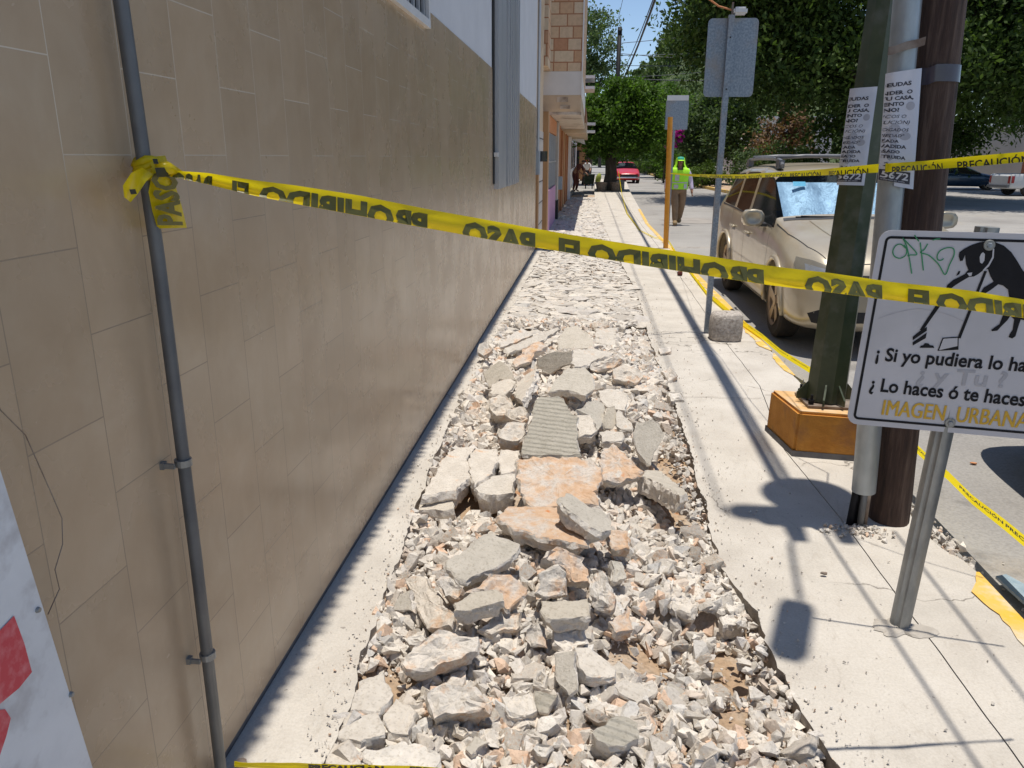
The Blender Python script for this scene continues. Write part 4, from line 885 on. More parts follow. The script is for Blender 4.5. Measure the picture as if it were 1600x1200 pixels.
for p in st: v+=[tuple(p+np.array([0,0,.016])),tuple(p-np.array([0,0,.014]))]
for i in (0,4): pass
MB().add(v,[(2*i,2*i+1,2*i+3,2*i+2) for i in range(4)]).add([(p[0],p[1]+.004,p[2]) for p in v],[(2*i,2*i+1,2*i+3,2*i+2) for i in range(4)]).build('strap',M['rust'],WP)
M['clear']=mk('clear packing tape',(.075,.075,.12),(.06,.045,.055),3,.15)
v=[];z0=2.0
for k in range(11):
    a=R(185+k*17); 
    for z in (gy(1475,105,3.33)[2]+.012,gy(1475,127,3.33)[2]): v.append((wx(z)+.093*math.cos(a),3.42+.093*math.sin(a),z-.012*(k<4)))
MB().add(v,[(2*i,2*i+1,2*i+3,2*i+2) for i in range(10)]).build('clear_tape',M['clear'],WP,smooth=True)
tz=5.1
T_=MB().tube([(1.30,3.64,tz-.30),(1.30,3.64,tz+.30)],.225,24).build('transformer',M['cableg'],WP,smooth=40)
for x_ in (1.13,1.34): MB().tube([(x_+.02,3.5,tz),(x_,3.15,tz-.05)],[.065,.04],10).build('bushing',M['rust'],T_)
MB().tube([(wx(tz),3.38,tz),(1.08,3.1,tz),(1.01,2.66,tz)],.012,8).build('lamp_arm',M['galv'],WP)
LH=[(-.05,0),(.05,0),(.068,.06),(.068,.35),(.04,.40),(-.04,.40),(-.068,.35),(-.068,.06)]; ax_=np.array([-.33,-.94]); sx_=np.array([.94,-.33])
lp=lambda a,b,z,k=1.: (1.0+ax_[0]*b+sx_[0]*a*k,2.66+ax_[1]*b+sx_[1]*a*k,z)
MB().add([lp(a,b,tz-.03) for a,b in LH]+[lp(a,b,tz+.05,.8) for a,b in LH],[tuple(range(8))[::-1],tuple(range(8,16))]+[(k,(k+1)%8,8+(k+1)%8,8+k) for k in range(8)]).build('lamp_head',M['galv'],WP)
# posters
def poster(corners,Y0,bul,lines,name,label,par_loc,torn=None,ycyl=None):
    TLc,TRc,BRc,BLc=[gy(x,y,Y0) for x,y in corners]
    def S(u,v,off=0.): # v 0 top 1 bottom
        p=(TLc*(1-u)+TRc*u)*(1-v)+(BLc*(1-u)+BRc*u)*v; p=p+np.array([0,bul*max(0,(.24-u)/.24)**2+.25*bul*max(0,(u-.8)/.2)**2,0])-np.array([0,off,0])
        return p+np.array([0,-.0025*noise.noise(Vector((u*3,v*6,Y0))),0])
    P=thing(name,label,'poster',S(.5,1.))
    nu,nv=10,24; pb=MB(); v=[S(i/nu,j/nv) for j in range(nv+1) for i in range(nu+1)]
    f=[(j*(nu+1)+i,j*(nu+1)+i+1,(j+1)*(nu+1)+i+1,(j+1)*(nu+1)+i) for j in range(nv) for i in range(nu) if not(torn and torn(i/nu,j/nv))]
    pb.add(v,f); pb.build('sheet',M['paper'],P,smooth=True)
    W=np.linalg.norm(TRc-TLc); Hh=np.linalg.norm(BLc-TLc)
    ink=MB(); smg=MB(); wht=MB()
    def put(tgt,s,u1,vb,h,bold,shear=0,off=.0012,w=None):
        tgt=MB() if tgt is ink else tgt
        """right end at u1, baseline vb, cap height h (all fractions of the sheet)"""
        V,F=text_geo(s,bold*1.2,2,shear); cw=V[:,0].max(); k=h*Hh/.73; ww=cw*k/W*1.42 if w is None else w
        cuts=[cw*(1-(u1-j/10)/ww) for j in range(1,10) if 0<(1-(u1-j/10)/ww)<1]; V,F=cut_geo(V,F,cuts,[((cw*(1-(u1-.015)/ww),0,0),(-1,0,0))])
        if len(F): tgt.add([S(u1-ww*(1-x/cw),vb-y*h/.73,off) for x,y in V],F)
        if len(F) and tgt is not wht: tgt.build('lettering',M['ink'],P)
    for L in lines:
        if L[0]=='box':
            _,ua,va,ub,vb=L; vv=[];n=8
            for k in range(n+1): u=ua+(ub-ua)*k/n; vv+=[S(u,va,.0010),S(u,vb,.0010)]
            MB().add(vv,[(2*k,2*k+1,2*k+3,2*k+2) for k in range(n)]).build('number_box',M['ink'],P)
        elif L[0]=='wht': put(wht,*L[1:],off=.0018)
        elif L[0]=='blob':
            _,uc,vc,ru,rv=L; vv=[S(uc,vc,.0007)]+[S(uc+ru*math.cos(a),vc+rv*math.sin(a),.0007) for a in np.linspace(0,6.283,17)[:-1]]; smg.add(vv,[(0,k+1,(k+1)%16+1) for k in range(16)])
        else: put(ink,*L)
    if smg.v: smg.build('grey_mark',M['inkg'],P)
    if wht.v: wht.build('phone_number',M['paper'],P)
LN=[('blob',.42,.27,.0,0)]
LNS=[('blob',.72,.30,.13,.035),('blob',.62,.555,.17,.035),('blob',.22,.62,.17,.16),('blob',.30,.50,.17,.05),
 ('DEUDAS',.70,.125,.034,.03),('VENDER  O',.75,.195,.032,.03),('TU CASA,',.79,.243,.032,.03),('TERRENO Y CEMENTO',.53,.293,.032,.03),('TERRENO?',.40,.345,.034,.03),
 ('(BANCOS O',.62,.40,.030,.0,.25),('INSTITUCIÓN)',.73,.452,.032,.0,.25),('ABOGADOS',.72,.515,.027,.01,.2),('PROPIEDAD"',.60,.567,.027,.01,.2),('TRASPASO IZADA',.45,.615,.027,.03),('INVADIDA',.68,.663,.030,.03),
 ('EMBARGADO CASADO',.50,.708,.027,.03),('DESTRUIDA',.68,.757,.028,.03),('EN 24 HRS',.80,.832,.037,.012,.2),('box',.0,.862,.86,.965),('wht','25 5672',.80,.935,.062,.02,.1),('wht','informes sin costo',.70,.957,.014,.0,0)]
# the pole itself has a vertical axis; sheets hug the side facing the camera
poster([(1331,138),(1372,135),(1351,290),(1310,289)],4.262,.03,LNS,'poster','narrow white poster with black Spanish text on the green pole',None)
poster([(1388,114),(1442,106),(1428,296),(1376,287)],3.262,.03,LNS,'poster','larger white poster with black Spanish text on the grey conduit and wooden pole',None,torn=lambda u,v: v>.86 and u<(v-.86)*3.2)
# ================================================================ BARRIER TAPES
def tape_surface(T,pos,wob=.004,seed=0):
    """T rows (px, ytop, ybot); pos(px,py)->point"""
    xs=[t[0] for t in T]; tops=[pos(t[0],t[1],i) for i,t in enumerate(T)]; bots=[pos(t[0],t[2],i) for i,t in enumerate(T)]
    s=[0]
    for i in range(1,len(T)): s.append(s[-1]+np.linalg.norm((tops[i]+bots[i]-tops[i-1]-bots[i-1])/2))
    s=np.array(s); tops=np.array(tops); bots=np.array(bots)
    def S(a,v,off=0.):
        t=np.array([np.interp(a,s,tops[:,k]) for k in range(3)]); b=np.array([np.interp(a,s,bots[:,k]) for k in range(3)])
        p=t*(1-v)+b*v; n=np.array([fwdh[0],fwdh[1],0])
        if off:
            a2=a+.01 if a+.01<s[-1] else a-.01; t2=np.array([np.interp(a2,s,tops[:,k]) for k in range(3)]); w_=np.cross(t2-t,b-t); w_/=np.linalg.norm(w_)+1e-12
            w_=w_ if np.dot(w_,CAM-p)>0 else -w_; p=p+w_*off*1.3; off=0
        p=p+n*(wob*noise.noise(Vector((a*5,v*1.2,seed)))+wob*.6*noise.noise(Vector((a*16,v*2.2,seed+5)))-off+.0035*(v*(1-v))*4*.6)
        return p
    return S,s,np.array(xs)
def tape_obj(name,label,T,pos,words,mat='tapeink',mirror=False,letter=.045,drop=.28,fold=True,start=0.,step=.02,parent=None,wob=.004,tapew=.05,group=None,adv=1.,bold=.04,vis=1.):
    S,s,xs=tape_surface(T,pos,wob,len(T)); L=s[-1]; n=max(4,int(L/step)); nv=6
    P=parent or thing(name,label,'barrier tape',S(L/2,.5),group=group)
    b=MB(); v=[];rows=nv+1
    for i in range(n+1):
        a=L*i/n
        for j in range(nv+1): v.append(S(a,j/nv))
    b.add(v,[(i*rows+j,(i+1)*rows+j,(i+1)*rows+j+1,i*rows+j+1) for i in range(n) for j in range(nv)])
    if fold:
        v=[]
        for i in range(n+1):
            a=L*i/n
            for j in range(3): v.append(S(a,1-.32*j/2*(1+.3*noise.noise(Vector((a*3,0,1)))),-.0012-.0022*j))
        b.add(v,[(i*3+j,i*3+j+1,(i+1)*3+j+1,(i+1)*3+j) for i in range(n) for j in range(2)])
    b.build('tape_strip',M['tape'],P,smooth=True)
    tx=MB()
    for w_,sa,sb in words: # word occupies arc length sa..sb (fractions of metres)
        V,F=text_geo(w_,bold,2); V[:,0]-=V[:,0].min(); cw=V[:,0].max(); k=(sb-sa)/cw
        cuts=list(np.arange(.15,cw,.2)); hh=.73
        tw=np.linalg.norm(S((sa+sb)/2,0)-S((sa+sb)/2,1)) if vis==1 else tapew; vb=drop+letter/tw # baseline in v
        V,F=cut_geo(V,F,cuts,[((0,hh*(vb-.985)/(vb-drop),0),(0,-1,0))] if vb>.985 else [])
        if not len(F): continue
        MB().add([S(min(max(sb-x*k if mirror else sa+x*k,0),L),max(0,vb-(y/hh)*(vb-drop)),.0010) for x,y in V],F).build('lettering',M[mat],P)
    return P,S,s,xs
T1=[(263,266,275),(325,270,288),(394,281,305),(465,290,319),(560,305,337),(670,327,357),(780,347,377),(893,367,396),(1000,384,414),(1120,402,433),(1200,415,445),(1300,427,457),(1390,440,469),(1510,453,484),(1600,468,497),(1760,495,523)]
d=np.array([2.66,.48,0]); tn=np.array([d[1],-d[0],0])
pos1=lambda px,py,i: gpl(px,py,(-.91,1.57,0),tn)
S,s,xs=tape_surface(T1,pos1); ar=lambda x: float(np.interp(x,xs,s))
W1=[('PROHIBIDO',ar(918),ar(1193)),('EL',ar(858),ar(906)),('PASO',ar(722),ar(836)),('PROHIBIDO',ar(405),ar(668)),('EL',ar(352),ar(389)),('PASO',ar(268),ar(332)),
    ('PASO',ar(1257),ar(1378)),('EL',ar(1404),ar(1452)),('PROHIBIDO',ar(1463),ar(1752))]
TP,S1,_,_=tape_obj('barrier_tape','wide yellow tape with mirrored PROHIBIDO EL PASO lettering tied to the wall pipe, crossing the scene','' and None or T1,pos1,W1,mirror=True,letter=.050,drop=.30,wob=.006) if False else tape_obj('barrier_tape','wide yellow tape with mirrored PROHIBIDO EL PASO lettering tied to the wall pipe',T1,pos1,W1,mirror=True,letter=.047,drop=.27,wob=.006,bold=.055)
# knot and hanging tail on the pipe
kx,ky,kz=WX+.04,1.565,1.595
kb=MB()
for q in range(4):
    a=[(kx+ .022*math.cos(t),ky+.022*math.sin(t),kz-.012+.008*q+.006*math.sin(t*2+q)) for t in np.linspace(0,6.283,13)]
    kb.tube(a,[.006+.003*abs(math.sin(i*1.7+q)) for i in range(13)],6)
kb.tube([gx(245,262,WX+.07),gx(262,262,WX+.085),gx(285,272,WX+.09)],[.010,.013,.006],8)
kb.build('knot',M['tape'],TP,smooth=True)
def ribbon(rows,name,mat,par,dx_=.0):
    v=[];n=len(rows)
    for (xl,yl,xr,yr,X) in rows: 
        for j in range(5): t=j/4; v.append(gx(xl+(xr-xl)*t,yl+(yr-yl)*t,X+.006*math.sin(t*5+xl*.1)))
    b=MB().add(v,[(i*5+j,i*5+j+1,(i+1)*5+j+1,(i+1)*5+j) for i in range(n-1) for j in range(4)]); return b.build(name,mat,par,smooth=True)
ribbon([(234,245,258,243,WX+.06),(238,268,266,264,WX+.075),(232,300,275,293,WX+.07),(238,330,284,322,WX+.06),(246,357,292,356,WX+.055)],'tail',M['tape'],TP)
ribbon([(222,262,240,272,WX+.07),(205,270,228,284,WX+.085),(192,290,216,302,WX+.08),(194,308,204,316,WX+.075)],'tail',M['tape'],TP)
# letters on the tail
Vt,Ft=text_geo('PASO',.04,2); Vt[:,0]-=Vt[:,0].min(); cw=Vt[:,0].max(); p0=gx(246,352,WX+.066); p1=gx(234,266,WX+.082); q0=gx(284,352,WX+.066)
MB().add([p0+(p1-p0)*(x/cw)+(q0-p0)*(1-y/.73) for x,y in Vt],Ft).build('lettering',M['tapeink'],TP)
for sx in ((236,248,246,256),(240,262,262,276),(200,296,212,303)):
    a=gx(sx[0]+2,sx[1],WX+.086); b=gx(sx[2]+2,sx[3],WX+.088); MB().add([a,(a[0],b[1],a[2]),b,(b[0],a[1],b[2])],[(0,1,2,3)]).build('printed_mark',M['tapeblk'],TP)
# second tape to the orange post
T2=[(1047,270,271.5),(1080,272,275.5),(1120,272.5,278),(1160,272.5,279),(1220,268.5,276),(1290,264,274),(1308,262,273),(1374,256,269.5),(1384,255.5,269),(1450,251,265),(1530,243,259.5),(1600,237,253),(1700,226,243)]
Y2=[14.5,11,7.28,6.4,5.2,4.4,4.19,3.95,3.225,3.2,3.08,3.0,2.9]
pos2=lambda px,py,i: gy(px,py,Y2[i])
S,s,xs=tape_surface(T2,pos2); ar=lambda x: float(np.interp(x,xs,s))
W2=[('PRECAUCIÓN',ar(a),ar(b)) for a,b in ((1394,1474),(1497,1610),(1296,1358),(1237,1284),(1199,1230),(1172,1194),(1150,1168),(1130,1146),(1112,1127),(1098,1109))]
tape_obj('barrier_tape','narrow yellow PRECAUCIÓN tape stretched from the orange post across both poles',T2,pos2,W2,mat='tapeblk',letter=.030,drop=.38,wob=.003,fold=False,step=.05,bold=.02)
# third tape lying along the kerb
T3=[(1042,371,374),(1055,391,395),(1084,429,434),(1104,454,460),(1140,484,491),(1160,500,508),(1190,521,529),(1220,546,555),(1267,574,584),(1340,628,640),(1428,690,704),(1445,706,720),(1481,736,750),(1520,774,789),(1568,810,827),(1600,836,854),(1700,915,936)]
T3=[(a,b,c) for a,b,c in T3]
def pos3(px,py,i): 
    top_=abs(py-T3[i][1])<.01
    return gz(px,py,.02) if px<1267 else gx(px,py,1.80 if top_ else 1.755)
S,s,xs=tape_surface(T3,pos3); ar=lambda x: float(np.interp(x,xs,s))
W3=[('PRECAUCIÓN',ar(a),ar(b)) for a,b in ((1500,1568),(1572,1660),(1428,1460),(1238,1263),(1200,1232),(1170,1192),(1147,1165))]
tape_obj('barrier_tape','yellow tape sagging low along the kerb past the parked wagon',T3,pos3,W3,mat='tapeblk',letter=.03,drop=.3,wob=.004,fold=False,step=.04,bold=.02)
T4=[(966,265,266),(969,285,286),(972,305,306),(980,334,335.2),(1000,360,361.5),(1020,370,371.5),(1040,376,377.6)]
Y4=[39,34,30.5,None,None,None,None]
def pos4(px,py,i): return gy(px,py,Y4[i]) if Y4[i] else gz(px,py,.02)
def wide4(T): return T
P4=thing('barrier_tape','faint yellow tape running from the round tree to the orange post','barrier tape',gz(980,335)); v=[]
for i,(a,b,c) in enumerate(T4):
    p=pos4(a,b,i); v+=[tuple(p+np.array([-.012,0,0])),tuple(p+np.array([.012,0,.006]))]
MB().add(v,[(2*i,2*i+1,2*i+3,2*i+2) for i in range(len(T4)-1)]).build('tape_strip',M['tape'],P4)
# tape near the pipe foot
T5=[(366,1189,1199),(380,1191,1199),(430,1192,1203),(520,1193,1206),(640,1197,1212),(900,1215,1232)]
pos5=lambda px,py,i: gpl(px,py,(-.90,1.56,0),np.array([.05,-1,0]))
S,s,xs=tape_surface(T5,pos5); ar=lambda x: float(np.interp(x,xs,s))
tape_obj('barrier_tape','yellow tape with black blocks of lettering at the bottom left edge',T5,pos5,[('PRECAUCIÓN',ar(482),ar(600)),('PRECAUCIÓN',ar(640),ar(760))],mat='tapeblk',letter=.02,drop=.1,fold=False,bold=.06)
# ================================================================ VEHICLES
M['paintc']=mk('champagne car paint',(.44,.395,.32),(.42,.375,.305),.8,.24,.45,coat=.7)
M['dust']=mk('champagne paint dusty',(.50,.44,.335),(.45,.39,.29),3,.3,.3,coat=.5,c3=(.42,.34,.235),s3=2.)
M['rubber']=mk('tyre rubber',(.03,.027,.025),(.06,.048,.038),12,.9,bs=.3,bscale=60)
M['rim']=mk('dusty alloy rim',(.42,.33,.24),(.34,.25,.17),8,.45,.6)
M['chrome']=mk('chrome',(.6,.62,.65),(.55,.57,.6),3,.15,.95)
M['plast']=mk('black trim plastic',(.03,.03,.033),(.045,.045,.048),10,.55)
M['greyp']=mk('grey roof rail',(.11,.115,.13),(.15,.155,.17),10,.4)
def glass_mat(name,tint,alpha,rough=.03):
    m,nt,b=newmat(name); out=nt.nodes['Material Output']; b.inputs['Base Color'].default_value=(.01,.012,.015,1); b.inputs['Roughness'].default_value=rough; b.inputs['Specular IOR Level'].default_value=.8
    tr=nt.nodes.new('ShaderNodeBsdfTransparent'); tr.inputs[0].default_value=tint+(1,)
    mx=nt.nodes.new('ShaderNodeMixShader'); mx.inputs[0].default_value=alpha; lnk(nt,b.outputs[0],mx.inputs[1]); lnk(nt,tr.outputs[0],mx.inputs[2]); lnk(nt,mx.outputs[0],out.inputs[0]); return m
M['wind']=glass_mat('windscreen glass',(.72,.88,1.),.86); M['sideg']=glass_mat('tinted side glass',(.5,.5,.45),.3,.06)
M['lens']=glass_mat('headlight lens',(.95,.97,1.),.72,.15)
M['refl']=mk('lamp reflector',(.62,.63,.64),(.5,.51,.53),14,.3,.3)
M['silver']=mk('silver sun shade',(.62,.66,.70),(.40,.44,.49),5,.4,.15,bs=.8,bscale=9,bd=.04)
M['blue']=mk('dark blue car paint',(.012,.035,.075),(.016,.045,.09),2,.25,.3,coat=.5)
M['whitecar']=mk('white car paint',(.62,.63,.64),(.55,.56,.57),2,.35,coat=.4)
M['redcar']=mk('red car paint',(.55,.025,.035),(.48,.02,.03),2,.3,coat=.4)
M['taill']=mk('red tail light',(.35,.01,.01),(.3,.01,.01),4,.3)
def car(name,label,loc,rz,paint,st,glassidx,wheels,wr,arch=True,rear=None,group=None,detail=None,flip=False):
    """st rows: y, w, zb, zbelt, zwin, wwin, zroof, wroof (hood rows have zwin==zroof close to zbelt)"""
    C_=thing(name,label,'car',loc,rz,group); loc=np.array([0,0,0.])
    V=[];F=[];rows=[]
    for (y,w_,zb,zbt,zw,ww,zr,wr_) in st:
        half=[(w_*.80,zb),(w_*.97,zb+.05),(w_*1.0,zb+(zbt-zb)*.35),(w_*1.0,zb+(zbt-zb)*.66),(w_*.985,zbt-.06),(w_*.945,zbt),(ww,zw),(wr_,zr-.012),(wr_*.5,zr+.012),(0,zr+.02)]
        ring=[(x,z) for x,z in half]+[(-x,z) for x,z in half[-2::-1]]; rows.append([len(V)+i for i in range(len(ring))]); V+=[(x,y,z) for x,z in ring]
    nr=len(rows[0]); mi=[]
    for i in range(len(rows)-1):
        for k in range(nr-1):
            F.append((rows[i][k],rows[i+1][k],rows[i+1][k+1],rows[i][k+1])); kk=k if k<=8 else nr-2-k
            mi.append(glassidx(i,kk))
        F.append((rows[i][nr-1],rows[i+1][nr-1],rows[i+1][0],rows[i][0])); mi.append(0)
    for r in (0,-1):
        for k in range(9): F.append((rows[r][k],rows[r][k+1],rows[r][nr-2-k],rows[r][nr-1-k])); mi.append(0)
    me=bpy.data.meshes.new('body'); me.from_pydata(V,[],F); me.polygons.foreach_set('material_index',mi)
    bm=bmesh.new(); bm.from_mesh(me); bmesh.ops.remove_doubles(bm,verts=bm.verts,dist=1e-4); bmesh.ops.recalc_face_normals(bm,faces=bm.faces)
    cr=bm.edges.layers.float.get('crease_edge') or bm.edges.layers.float.new('crease_edge')
    for e in bm.edges:
        if len(e.link_faces)==2 and e.link_faces[0].material_index!=e.link_faces[1].material_index: e[cr]=.75
        if len(e.link_faces)==2 and e.link_faces[0].material_index!=e.link_faces[1].material_index: e[cr]=.95
    cv_=bm.verts.layers.float.get('crease_vert') or bm.verts.layers.float.new('crease_vert')
    for v_ in bm.verts:
        g_=sum(f.material_index in (1,2) for f in v_.link_faces)
        if g_==1 or (g_ and g_!=len(v_.link_faces) and len({f.material_index for f in v_.link_faces})>2): v_[cv_]=.8
    bm.to_mesh(me); bm.free()
    for k in range(5): me.materials.append([paint,M['wind'],M['sideg'],M['dark'],M['plast']][k])
    tmp=bpy.data.objects.new('body',me); col.objects.link(tmp); md=tmp.modifiers.new('s','SUBSURF'); md.levels=2; md.render_levels=2
    cut=[]
    if arch:
        cb=MB()
        for y in wheels:
            for sx in (-1,1): cb.tube([(sx*.62,y,wr),(sx*1.1,y,wr)],wr*1.16,28)
        cut_=cb.build('cutter',M['dark']); mb_=tmp.modifiers.new('b','BOOLEAN'); mb_.object=cut_; mb_.operation='DIFFERENCE'; mb_.solver='EXACT'
    dg=bpy.context.evaluated_depsgraph_get(); dg.update(); full=bpy.data.meshes.new_from_object(tmp.evaluated_get(dg)); bpy.data.objects.remove(tmp)
    if arch: bpy.data.objects.remove(cut_)
    bm=bmesh.new(); bm.from_mesh(full); bv=BVHTree.FromBMesh(bm)
    def sub(name,keep,mat,push=0,smooth=True):
        b2=bm.copy(); bmesh.ops.delete(b2,geom=[f for f in b2.faces if f.material_index not in keep],context='FACES')
        if not b2.faces: b2.free(); return None
        m2=bpy.data.meshes.new(name); 
        for f in b2.faces: f.smooth=True; f.material_index=0
        b2.to_mesh(m2); b2.free(); m2.materials.append(mat)
        try: m2.set_sharp_from_angle(angle=R(38))
        except Exception: pass
        return link(name,m2,C_)
    sub('body',(0,3),paint); sub('windscreen',(1,),M['wind']); sub('side_window',(2,),M['sideg']); sub('bumper_trim',(4,),M['plast'])
    # wheels
    for y in wheels:
        for sx in (-1,1):
            xo=sx*(st[5][1]-.02); wd=.22; T=MB(); n=36
            prof=[(0,wr*.66),(.015,wr*.70),(.01,wr*.9),(.03,wr*.985),(.06,wr),(wd-.06,wr),(wd-.03,wr*.985),(wd,wr*.9),(wd,wr*.6)]
            v=[];f=[]
            for dx2,rr in prof:
                for k in range(n): a=2*math.pi*k/n; v.append((xo-sx*dx2,y+rr*math.cos(a),wr+rr*math.sin(a)))
            for j in range(len(prof)-1):
                for k in range(n): f.append((j*n+k,j*n+(k+1)%n,(j+1)*n+(k+1)%n,(j+1)*n+k))
            Wt=T.add(v,f).build('wheel',M['rubber'],C_,smooth=35,local=True)
            rm=MB(); v=[];f=[]; prof=[(.0,wr*.68),(.02,wr*.60),(.07,wr*.58),(.12,wr*.55)]
            for dx2,rr in prof:
                for k in range(n): a=2*math.pi*k/n; v.append((xo-sx*dx2,y+rr*math.cos(a),wr+rr*math.sin(a)))
            for j in range(3):
                for k in range(n): f.append((j*n+k,j*n+(k+1)%n,(j+1)*n+(k+1)%n,(j+1)*n+k))
            rm.add(v,f)
            for k in range(5):
                a=2*math.pi*(k+.25)/5; ca,sa=math.cos(a),math.sin(a); t=np.array([-sa,ca]); 
                def pt(r,wd2,dx2): return (xo-sx*dx2,y+ca*r+t[0]*wd2,wr+sa*r+t[1]*wd2)
                q=[pt(.03,-.035,.02),pt(.03,.035,.02),pt(wr*.62,.05,.012),pt(wr*.62,-.05,.012),pt(.03,-.035,.06),pt(.03,.035,.06),pt(wr*.62,.05,.06),pt(wr*.62,-.05,.06)]
                rm.add(q,[(0,1,2,3),(7,6,5,4),(0,4,5,1),(1,5,6,2),(2,6,7,3),(3,7,4,0)])
            rm.tube([(xo-sx*.01,y,wr),(xo-sx*.07,y,wr)],.055,14).build('rim',M['rim'],Wt,local=True)
            MB().tube([(xo-sx*.125,y,wr),(xo-sx*.13,y,wr)],wr*.56,20).build('brake_disc',M['plast'],Wt,local=True)
    def patch(name,pts,axis,sgn,mat,off=.006,par=None,grow=0):
        """polygon pts projected onto the body along x or y"""
        pts=np.array(pts,float); c=pts.mean(0); out=[]
        for i in range(len(pts)):
            a,b=pts[i],pts[(i+1)%len(pts)]; k=max(1,int(np.linalg.norm(b-a)/.05)); out+=[a+(b-a)*j/k for j in range(k)]
        v=[];N=len(out); ok=True
        for s_ in (.02,.35,.7,.97,1.0):
            for p in out:
                q=c+(p-c)*s_
                o_=Vector((sgn*3,q[0],q[1])) if axis=='x' else Vector((q[0],sgn*9 if sgn>0 else -3,q[1])); dr=Vector((-sgn,0,0)) if axis=='x' else Vector((0,-sgn,0))
                h=bv.ray_cast(o_,dr)
                if h[0] is None: v.append(v[-1] if v else (0,0,0)); continue
                nn=h[1] if h[1].dot(dr)<0 else -h[1]; v.append(tuple(h[0]+nn*(off if s_<.99 else -.004)))
        f=[(r*N+k,r*N+(k+1)%N,(r+1)*N+(k+1)%N,(r+1)*N+k) for r in range(4) for k in range(N)]+[tuple(range(N))]
        return MB().add(v,f).build(name,mat,par or C_,local=True,smooth=35)
    def seam(pts,sx,wd=.006,name='door_seam',mat=None,off=.0015):
        P=[np.array(p,float) for p in pts]; Q=[]
        for a,b in zip(P[:-1],P[1:]):
            k=max(1,int(np.linalg.norm(b-a)/.05)); Q+=[a+(b-a)*j/k for j in range(k)]
        Q.append(P[-1]); v=[]
        for i,q in enumerate(Q):
            t=Q[min(i+1,len(Q)-1)]-Q[max(0,i-1)]; t/=np.linalg.norm(t)+1e-9; nn=np.array([-t[1],t[0]])*wd
            for s_ in (-1,1):
                p=q+nn*s_/2; h=bv.ray_cast(Vector((sx*3,p[0],p[1])),Vector((-sx,0,0))); hn=h[1] if h[0] is not None and h[1].x*sx>0 else (-h[1] if h[0] is not None else Vector((sx,0,0)))
                v.append(tuple((h[0] if h[0] is not None else Vector((sx*.9,p[0],p[1])))+hn*off))
        MB().add(v,[(2*i,2*i+1,2*i+3,2*i+2) for i in range(len(Q)-1)]).build(name,mat or M['dark'],C_,local=True)
    if detail: detail(C_,patch,seam,bv)
    bm.free(); return C_
# tall wagon
SW=.862
wag=[(0.,.55,.36,.60,.68,.45,.70,.40),(.04,.70,.27,.66,.76,.56,.78,.5),(.16,.82,.22,.74,.86,.66,.89,.6),(.42,.885,.21,.86,.96,.72,1.0,.64),(.95,SW,.20,.99,1.055,.78,1.09,.68),(1.22,SW,.20,1.03,1.10,.80,1.14,.70),
     (1.34,SW,.20,1.05,1.14,.80,1.175,.71),(1.98,SW,.20,1.07,1.53,.70,1.60,.62),(2.10,SW,.20,1.075,1.555,.70,1.63,.62),(2.62,SW,.20,1.09,1.59,.70,1.67,.62),(2.72,SW,.20,1.09,1.595,.70,1.675,.62),(3.52,SW,.20,1.12,1.58,.70,1.67,.62),(3.62,SW,.20,1.12,1.575,.70,1.665,.62),(4.28,.89,.22,1.15,1.53,.68,1.63,.60),(4.42,.88,.23,1.16,1.50,.67,1.615,.59),(4.70,.86,.26,1.14,1.20,.74,1.24,.66),(4.84,.80,.30,.90,.95,.70,.98,.6),(4.88,.6,.38,.7,.74,.5,.76,.45)]
def gl_wag(i,k):
    if i in (6,) and k in (6,7,8): return 1
    if k==5 and i in (6,7,8,10,12): return 2
    if i==14 and k in (6,7,8): return 2
    return 0
